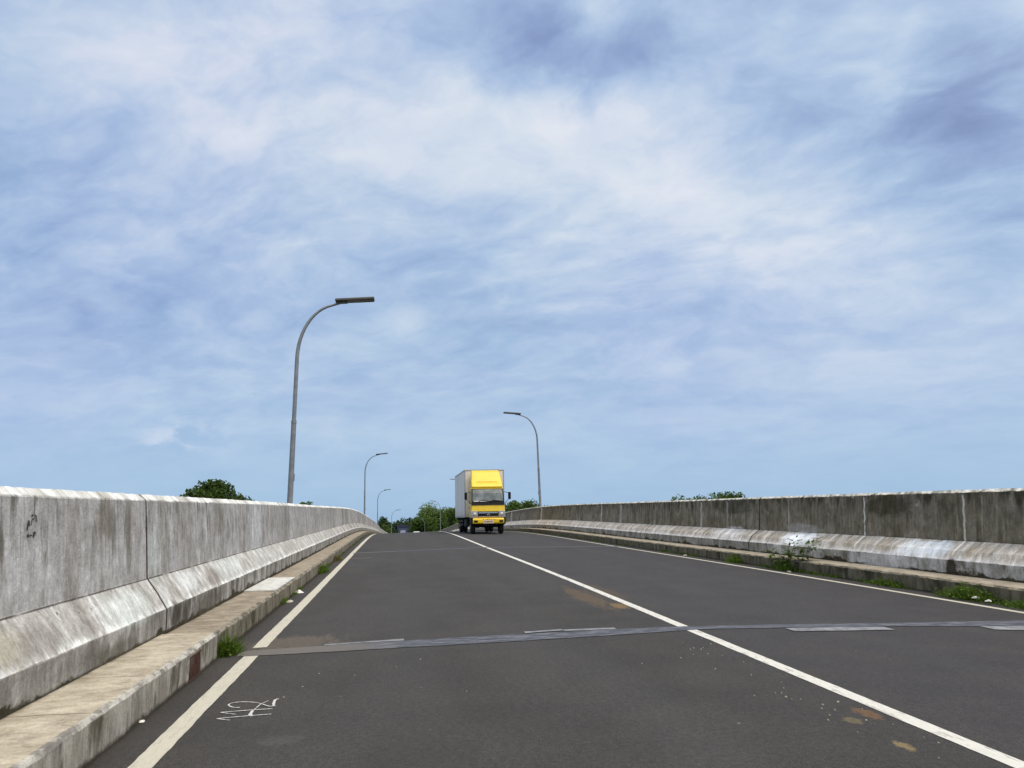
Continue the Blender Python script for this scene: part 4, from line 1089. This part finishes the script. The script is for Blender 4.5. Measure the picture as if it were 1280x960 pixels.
tree('bright green tree with its crown behind the cargo box of the truck', 18.2, 240, 9.9, 5.2, 5.0, 7.0, M['leaf_light'], 17, n=13000, leaf=0.33)
tree('yellowish green tree on the lower slope of the big bright tree', 8.1, 252, 8.3, 4.9, 4.4, 6.6, M['leaf_mid'], 18, n=12000, leaf=0.32)
tree('dark rounded tree behind the blue lorry', 4.6, 268, 6.6, 4.0, 4.0, 5.6, M['leaf_blue'], 19, n=8000, leaf=0.36)
tree('dark spreading tree between the blue lorry and the far end of the pale parapet', 0.4, 262, 6.6, 4.2, 4.0, 5.4, M['leaf_blue'], 20, n=8000, leaf=0.36)
tree('dark upright tree at the very end of the pale parapet', -3.7, 215, 6.7, 2.3, 2.4, 4.8, M['leaf_blue'], 21, n=7000, leaf=0.30)
tree('light green shrub low beside the dark upright tree at the end of the pale parapet', -2.9, 205, 3.9, 1.9, 1.9, 4.2, M['leaf_mid'], 22, n=3600, leaf=0.27, cat='shrub', name='shrub', trunk=False)
tree('dim tree filling the gap low behind the far lamps', 2.2, 300, 5.4, 6.5, 4.0, 5.6, M['leaf_blue'], 23, n=5200, leaf=0.4)
tree('dark wide tree far behind the blue lorry and the bright green tree', 11.0, 310, 6.0, 7.5, 4.5, 6.0, M['leaf_dark'], 24, n=5200, leaf=0.4)
tree('small tree tip beside the lamp pole on the mouldy parapet', 33.2, 178, 6.95, 2.6, 2.6, 3.4, M['leaf_mid'], 25, n=3600, leaf=0.28)

# ------------------------------------------------------------------ weeds and litter at the kerbs
def weed(label, s, off, z0, ru, ro, h, n, mat, seed, leafy=0.5, grp='weeds in the gutters', tall=None):
    r = random.Random(seed)
    base = P(s, off, z0)
    x, y, z, sl = centre(s)
    vs, fs = [], []
    for i in range(n):
        a = r.gauss(0, 0.42); b = r.gauss(0, 0.42)
        o = Vector((b * ro, a * ru, -0.01))
        dn = math.sqrt(a * a + b * b)
        hh = h * max(0.25, 1 - 0.75 * dn) * r.uniform(0.55, 1.15)
        lean = Vector((b * 0.6 + r.gauss(0, 0.35), a * 0.6 + r.gauss(0, 0.35), 1)).normalized()
        side = lean.cross(Vector((r.gauss(0, 1), r.gauss(0, 1), 0.1))).normalized()
        if r.random() < leafy:
            # a stalk's leaf: short broad blade somewhere up the stalk
            p = o + lean * hh * r.uniform(0.25, 1.0)
            d = Vector((r.gauss(0, 1), r.gauss(0, 1), r.gauss(0.2, 0.5))).normalized()
            L_ = h * r.uniform(0.09, 0.2); w = L_ * 0.36
            sd = d.cross(Vector((0, 0, 1))).normalized()
            k = len(vs); vs += [p, p + d * L_ * 0.5 + sd * w, p + d * L_ + Vector((0, 0, -0.2 * L_)), p + d * L_ * 0.5 - sd * w]; fs.append((k, k + 1, k + 2, k + 3))
        else:
            w = 0.0035 + 0.009 * h
            p1 = o + lean * hh * 0.55; p2 = o + lean * hh + Vector((lean.x, lean.y, -0.15)) * hh * 0.3
            k = len(vs); vs += [o - side * w, o + side * w, p1 + side * w * 0.8, p1 - side * w * 0.8, p2]
            fs += [(k, k + 1, k + 2, k + 3), (k + 3, k + 2, k + 4)]
    if tall:
        # a leggy compound-leaved stem
        for (lx, ly, lz) in tall:
            tip = Vector((lx, ly, lz)); root_ = Vector((lx * 0.2, ly * 0.2, 0))
            for k in range(12):
                t = k / 11; p = root_.lerp(tip, t); sd = Vector((r.gauss(0, 1), r.gauss(0, 1), 0.05)).normalized() * 0.004
                if k < 11:
                    p2 = root_.lerp(tip, (k + 1) / 11); q0 = len(vs); vs += [p - sd, p + sd, p2 + sd, p2 - sd]; fs.append((q0, q0 + 1, q0 + 2, q0 + 3))
                if t > 0.35:
                    for j in range(7):
                        d = Vector((r.gauss(0, 1), r.gauss(0, 1), r.gauss(0, 0.25))).normalized(); L_ = r.uniform(0.08, 0.16); pp = p + d * r.uniform(0.0, 0.16)
                        s2 = d.cross(Vector((0, 0, 1))).normalized() * L_ * 0.28
                        q0 = len(vs); vs += [pp, pp + d * L_ * 0.5 + s2, pp + d * L_, pp + d * L_ * 0.5 - s2]; fs.append((q0, q0 + 1, q0 + 2, q0 + 3))
    o = link('weed_clump', vs, fs, mat)
    o.location = base
    tag(o, label, 'weeds', grp)
    return o
weed('green weed tuft growing at the corner where the cream kerb ends, beside the road joint', 9.02, -1.79, LKB, 0.22, 0.13, 0.30, 420, M['weed'], 31, 0.35)
weed('bright green grass tuft against the brown kerb, beyond the white slab', 20.2, -1.82, LKB, 0.75, 0.14, 0.30, 520, M['weed'], 33, 0.25)
weed('dry brown weed tuft against the brown kerb, farther than the green tuft', 24.9, -1.80, LKB, 0.85, 0.16, 0.26, 360, M['weed_dry'], 34, 0.3)
weed('mossy green fringe at the foot of the kerb next to the white slab', 13.7, -1.86, LKB, 0.5, 0.06, 0.16, 200, M['weed'], 35, 0.4)
weed('round grass tuft at the foot of the mossy kerb, farthest of the green ones there', 19.45, 8.60, RKB, 0.52, 0.16, 0.33, 460, M['weed'], 36, 0.25)
weed('leggy weed with compound leaves reaching over the mossy kerb', 16.8, 8.58, RKB, 0.70, 0.20, 0.30, 620, M['weed'], 37, 0.45,
     tall=[(0.30, -0.60, 0.66), (0.15, -0.25, 0.62), (0.25, 0.45, 0.50), (0.35, -1.0, 0.78), (0.05, 0.7, 0.40), (0.30, -0.8, 0.60), (0.2, 0.1, 0.55)])
weed('low green weeds hugging the foot of the mossy kerb around a dark drain hole', 13.15, 8.58, RKB, 0.75, 0.14, 0.21, 560, M['weed'], 38, 0.5)
weed('large bright weed clump spilling onto the gutter beside the mossy kerb', 11.05, 8.54, RKB, 0.75, 0.23, 0.31, 1000, M['weed'], 39, 0.55)
weed('low dark weed mat at the nearest end of the mossy kerb', 9.85, 8.50, RKB, 0.85, 0.20, 0.20, 900, M['weed'], 40, 0.6)
# far thin growth along both kerb feet, too ragged to count
def fringe():
    r = random.Random(5); vs, fs = [], []
    for i in range(5200):
        right = r.random() < 0.7
        s = 8.8 + (r.random() ** 1.5) * 60
        if mn.noise((s * 0.55, 3.0 if right else 8.0, 0)) < (0.02 if right else 0.12): continue
        off = (RK - abs(r.gauss(0, 0.05)) - 0.005) if right else (LK - 0.02 + abs(r.gauss(0, 0.035)))
        p = P(s, off, (RKB if right else LKB)); L_ = r.uniform(0.03, 0.11)
        d = Vector((r.gauss(0, 0.4), r.gauss(0, 0.4), 1)).normalized(); sd = Vector((r.gauss(0, 1), r.gauss(0, 1), 0)).normalized() * 0.012
        k = len(vs); vs += [p - sd, p + sd, p + d * L_]; fs.append((k, k + 1, k + 2))
    tag(link('gutter_grass', vs, fs, M['weed']), 'thin ragged grass along the foot of both kerbs', kind='stuff')
fringe()
def scrap(label, s, off, z0, a, seed, mat='litter'):
    r = random.Random(seed); vs = []
    n = 9
    for ring, (rr, h) in enumerate(((1.0, 0.002), (0.8, 0.35), (0.35, 0.55))):
        for k in range(n):
            t = 6.283 * k / n; q = a * rr * r.uniform(0.7, 1.25)
            vs.append((q * math.cos(t), q * 1.4 * math.sin(t), a * h * r.uniform(0.6, 1.2)))
    fs = [(i * n + k, i * n + (k + 1) % n, (i + 1) * n + (k + 1) % n, (i + 1) * n + k) for i in range(2) for k in range(n)] + [tuple(2 * n + k for k in range(n))]
    o = link('litter_scrap', vs, fs, M[mat]); o.location = P(s, off, z0); tag(o, label, 'litter', 'litter in the gutters')
scrap('flat pale scrap in the gutter below the white slab, the nearer of two', 13.75, -1.765, LKB + 0.004, 0.065, 1, 'dull_litter')
scrap('pale scrap in the gutter below the white slab, the farther of two', 15.25, -1.80, LKB + 0.004, 0.08, 2)
scrap('tiny white scrap at the foot of the cream kerb', 6.31, -1.83, LKB + 0.003, 0.022, 3)
scrap('white scrap among the weeds at the mossy kerb, beside the largest clump', 10.72, 8.40, RKB + 0.06, 0.045, 4)
scrap('white scrap lower in the weeds at the mossy kerb, second from the large clump', 10.42, 8.36, RKB + 0.05, 0.04, 5)
scrap('pale scrap on the gutter under the leggy weed', 16.3, 8.40, RKB + 0.004, 0.05, 7, 'dull_litter')
scrap('pale broken lump at the edge line by the mossy kerb, far along it', 22.5, 8.42, RKB + 0.004, 0.07, 8, 'dull_litter')

# ------------------------------------------------------------------ sky and light
w = bpy.data.worlds.new('World'); scene.world = w; w.use_nodes = True
N = NT(w.node_tree)
bg = w.node_tree.nodes['Background']
SUN_DIR = Vector((0.30, -0.36, 0.88)).normalized()
sky = N.n('ShaderNodeTexSky', sky_type='NISHITA')
sky.sun_disc = False
sky.sun_elevation = math.asin(SUN_DIR.z); sky.sun_rotation = math.atan2(SUN_DIR.x, SUN_DIR.y)
sky.air_density = 1.0; sky.dust_density = 1.5; sky.ozone_density = 1.5
STR = 0.1
tc = N.n('ShaderNodeTexCoord').outputs['Generated']
d0 = N.vm('NORMALIZE', tc)
sep = N.n('ShaderNodeSeparateXYZ'); N.t.links.new(d0, sep.inputs[0])
dz = N.m('MAXIMUM', sep.outputs[2], 0.0)
den = N.m('ADD', dz, 0.30)
pl_ = N.xyz(N.m('DIVIDE', sep.outputs[0], den), N.m('DIVIDE', sep.outputs[1], den), 0.0)
# the layer drifts along a slanted direction: streaks are stretched
rot = N.n('ShaderNodeVectorRotate', rotation_type='Z_AXIS'); N.put(rot.inputs['Vector'], pl_); rot.inputs['Angle'].default_value = math.radians(28)
ps = N.vm('MULTIPLY', rot.outputs[0], (1.25, 1.65, 1.0))
warp = N.vm('SCALE', N.vm('SUBTRACT', N.noise(ps, 1.1, 4, 0.55, color=True), (0.5, 0.5, 0.5)), None, 0.55)
pw = N.vm('ADD', ps, warp)
n1 = N.noise(pw, 0.75, 5, 0.52); n2 = N.noise(N.vm('ADD', pw, (4.1, 7.7, 0)), 2.3, 7, 0.57); n3 = N.noise(N.vm('ADD', pw, (1.1, 2.7, 0)), 6.0, 7, 0.58)
dw = N.vm('NORMALIZE', N.vm('ADD', d0, N.vm('SCALE', N.vm('SUBTRACT', N.noise(d0, 5.0, 5, 0.6, color=True), (0.5, 0.5, 0.5)), None, 0.16)))
def lobe(dirv, rad, amt):
    k = 2.0 / (rad * rad)
    dp_ = N.vm('DOT_PRODUCT', dw, tuple(Vector(dirv).normalized()))
    return N.m('MULTIPLY', N.m('EXPONENT', N.m('MULTIPLY', N.m('SUBTRACT', dp_, 1.0), k)), amt)
LOBES = [((-0.019, 0.886, 0.463), 0.16, 0.30), ((0.254, 0.872, 0.417), 0.14, 0.44), ((0.469, 0.815, 0.34), 0.11, 0.38), ((0.36, 0.84, 0.40), 0.10, 0.26), ((-0.224, 0.856, 0.466), 0.13, 0.26), ((-0.315, 0.82, 0.478), 0.10, 0.22),
         ((-0.177, 0.815, 0.552), 0.13, 0.10), ((0.12, 0.89, 0.44), 0.12, 0.26), ((0.56, 0.79, 0.27), 0.10, 0.16), ((0.50, 0.70, 0.505), 0.05, 0.28),
         ((0.206, 0.82, 0.533), 0.045, -0.58), ((0.270, 0.79, 0.555), 0.045, -0.46), ((0.155, 0.81, 0.575), 0.045, -0.50), ((0.24, 0.83, 0.505), 0.03, -0.5), ((0.21, 0.785, 0.585), 0.035, 0.35), ((0.33, 0.80, 0.51), 0.045, 0.25), ((0.591, 0.689, 0.42), 0.085, -0.48), ((0.45, 0.78, 0.44), 0.11, -0.20), ((0.055, 0.805, 0.592), 0.06, -0.22),
         ((0.34, 0.76, 0.56), 0.06, -0.30), ((0.56, 0.70, 0.48), 0.08, -0.26), ((-0.40, 0.85, 0.36), 0.13, -0.14), ((-0.15, 0.93, 0.34), 0.12, -0.08), ((0.101, 0.938, 0.333), 0.11, -0.16), ((0.30, 0.92, 0.27), 0.10, -0.10)]
acc = None
for lb in LOBES:
    v_ = lobe(*lb); acc = v_ if acc is None else N.m('ADD', acc, v_)
texture = N.m('ADD', N.m('MULTIPLY', N.m('SUBTRACT', n1, 0.5), 0.52), N.m('ADD', N.m('MULTIPLY', N.m('SUBTRACT', n2, 0.5), 0.86), N.m('MULTIPLY', N.m('SUBTRACT', n3, 0.5), 0.60)))
texture = N.m('MULTIPLY', texture, N.m('ADD', 1.0, N.m('MULTIPLY', N.m('MINIMUM', N.m('MAXIMUM', N.m('MULTIPLY', acc, -1.0), 0.0), 0.5), 1.2)))
bil = N.noise(N.vm('ADD', pw, (9.3, 3.1, 0)), 2.6, 6, 0.55)
bil = N.m('SUBTRACT', 0.72, N.m('MULTIPLY', N.m('ABSOLUTE', N.m('SUBTRACT', bil, 0.5)), 5.0))      # rounded billows with creases between
bil2 = N.noise(N.vm('ADD', pw, (2.3, 8.1, 0)), 6.5, 6, 0.55)
bil2 = N.m('SUBTRACT', 0.72, N.m('MULTIPLY', N.m('ABSOLUTE', N.m('SUBTRACT', bil2, 0.5)), 5.0))
texture = N.m('ADD', texture, N.m('MULTIPLY', N.m('ADD', N.m('MULTIPLY', bil, -0.20), N.m('MULTIPLY', bil2, -0.10)), N.sm(dz, 0.15, 0.45)))
texture = N.m('ADD', texture, N.m('MULTIPLY', N.sm(dz, 0.15, 0.45), 0.08))
calm = N.sm(dz, 0.02, 0.30, 0.32, 1.0)
dens = N.m('ADD', N.m('ADD', 0.54, N.m('MULTIPLY', texture, calm)), N.m('MULTIPLY', acc, 0.62))
ramp = N.n('ShaderNodeValToRGB')
STOPS = [(-0.25, (0.170, 0.260, 0.500)), (0.05, (0.235, 0.345, 0.605)), (0.28, (0.310, 0.450, 0.700)), (0.46, (0.400, 0.550, 0.780)), (0.64, (0.520, 0.655, 0.832)),
         (0.83, (0.665, 0.765, 0.882)), (1.05, (0.780, 0.845, 0.918)), (1.35, (0.86, 0.90, 0.94))]
el = ramp.color_ramp.elements
el[0].position = 0.0; el[0].color = (*STOPS[0][1], 1)
el[1].position = 1.0; el[1].color = (*STOPS[-1][1], 1)
for d_, c in STOPS[1:-1]:
    e = el.new((d_ + 0.25) / 1.6); e.color = (*c, 1)
N.put(ramp.inputs[0], N.m('DIVIDE', N.m('ADD', dens, 0.25), 1.6))
tinted = N.mix(N.sm(N.noise(d0, 2.3, 3, 0.5), 0.40, 0.62), ramp.outputs[0], N.vm('MULTIPLY', ramp.outputs[0], (1.025, 0.985, 1.015)))
cloud = N.vm('SCALE', tinted, None, 1.0 / STR)
# thin bright wisps low down
low = N.vm('MULTIPLY', N.xyz(sep.outputs[0], sep.outputs[1], N.m('MULTIPLY', dz, 5.0)), (2.2, 2.2, 2.2))
wsp = N.m('MULTIPLY', N.sm(N.noise(low, 2.2, 6, 0.6), 0.52, 0.76), N.m('MULTIPLY', N.sm(dz, 0.03, 0.10), N.sm(dz, 0.42, 0.16)))
cloud = N.mix(N.m('MULTIPLY', wsp, 0.38), cloud, tuple(c / STR for c in (0.60, 0.69, 0.85)))
hz = N.sm(dz, 0.0, 0.30)
pale = N.mix(hz, tuple(c / STR for c in (0.335, 0.545, 0.790)), cloud)
pale = N.mix(N.sm(dz, 0.0, 0.20, 0.25, 1.0), pale, cloud)
# bright glow round the veiled sun, added out of view for soft neutral light
sd_ = N.vm('DOT_PRODUCT', d0, tuple(SUN_DIR))
glow = N.m('EXPONENT', N.m('MULTIPLY', N.m('SUBTRACT', sd_, 1.0), 5.0))
veil = N.mix(0.88, sky.outputs[0], pale)
for dv, rad_, am in (((-0.275, 0.954, 0.118), 0.016, 0.7), ((-0.262, 0.958, 0.117), 0.014, 0.5), ((-0.232, 0.965, 0.116), 0.018, 0.35)):
    veil = N.mix(N.m('MULTIPLY', lobe(dv, rad_, am), N.sm(n3, 0.40, 0.60)), veil, tuple(c / STR for c in (0.60, 0.69, 0.84)))
veil = N.mix(N.m('MULTIPLY', glow, 1.0), veil, tuple(c / STR for c in (2.3, 2.15, 1.85)))
N.put(bg.inputs['Color'], veil)
bg.inputs['Strength'].default_value = STR

sl_ = bpy.data.lights.new('sun', 'SUN'); sl_.energy = 2.0; sl_.angle = math.radians(28); sl_.color = (1.0, 0.90, 0.77)
so = bpy.data.objects.new('sun', sl_); COL.objects.link(so)
so.rotation_euler = (-SUN_DIR).to_track_quat('-Z', 'Y').to_euler(); so.location = (0, 0, 50)

# ------------------------------------------------------------------ camera
cd = bpy.data.cameras.new('camera'); cam = bpy.data.objects.new('camera', cd); COL.objects.link(cam)
R_ = Vector((0.9895846174866856, -0.1422773178252772, -0.021896339104411966)); U_ = Vector((-0.005024130457960858, -0.18615149293434144, 0.9825082085109809)); F_ = Vector((0.14386466886234348, 0.9721649996326555, 0.18492747373596866))
mt = Matrix(((R_.x, U_.x, -F_.x, 0.0), (R_.y, U_.y, -F_.y, -0.042), (R_.z, U_.z, -F_.z, 1.3994), (0, 0, 0, 1)))
cam.matrix_world = mt
cd.sensor_width = 36; cd.lens = 36 * 975.902 / 1280
cd.clip_start = 0.05; cd.clip_end = 8000
scene.camera = cam

scene.render.resolution_x, scene.render.resolution_y = 1024, 768
vs_ = scene.view_settings
vs_.view_transform = 'Standard'; vs_.look = 'None'; vs_.exposure = 0.0; vs_.gamma = 1.0; vs_.use_curve_mapping = False
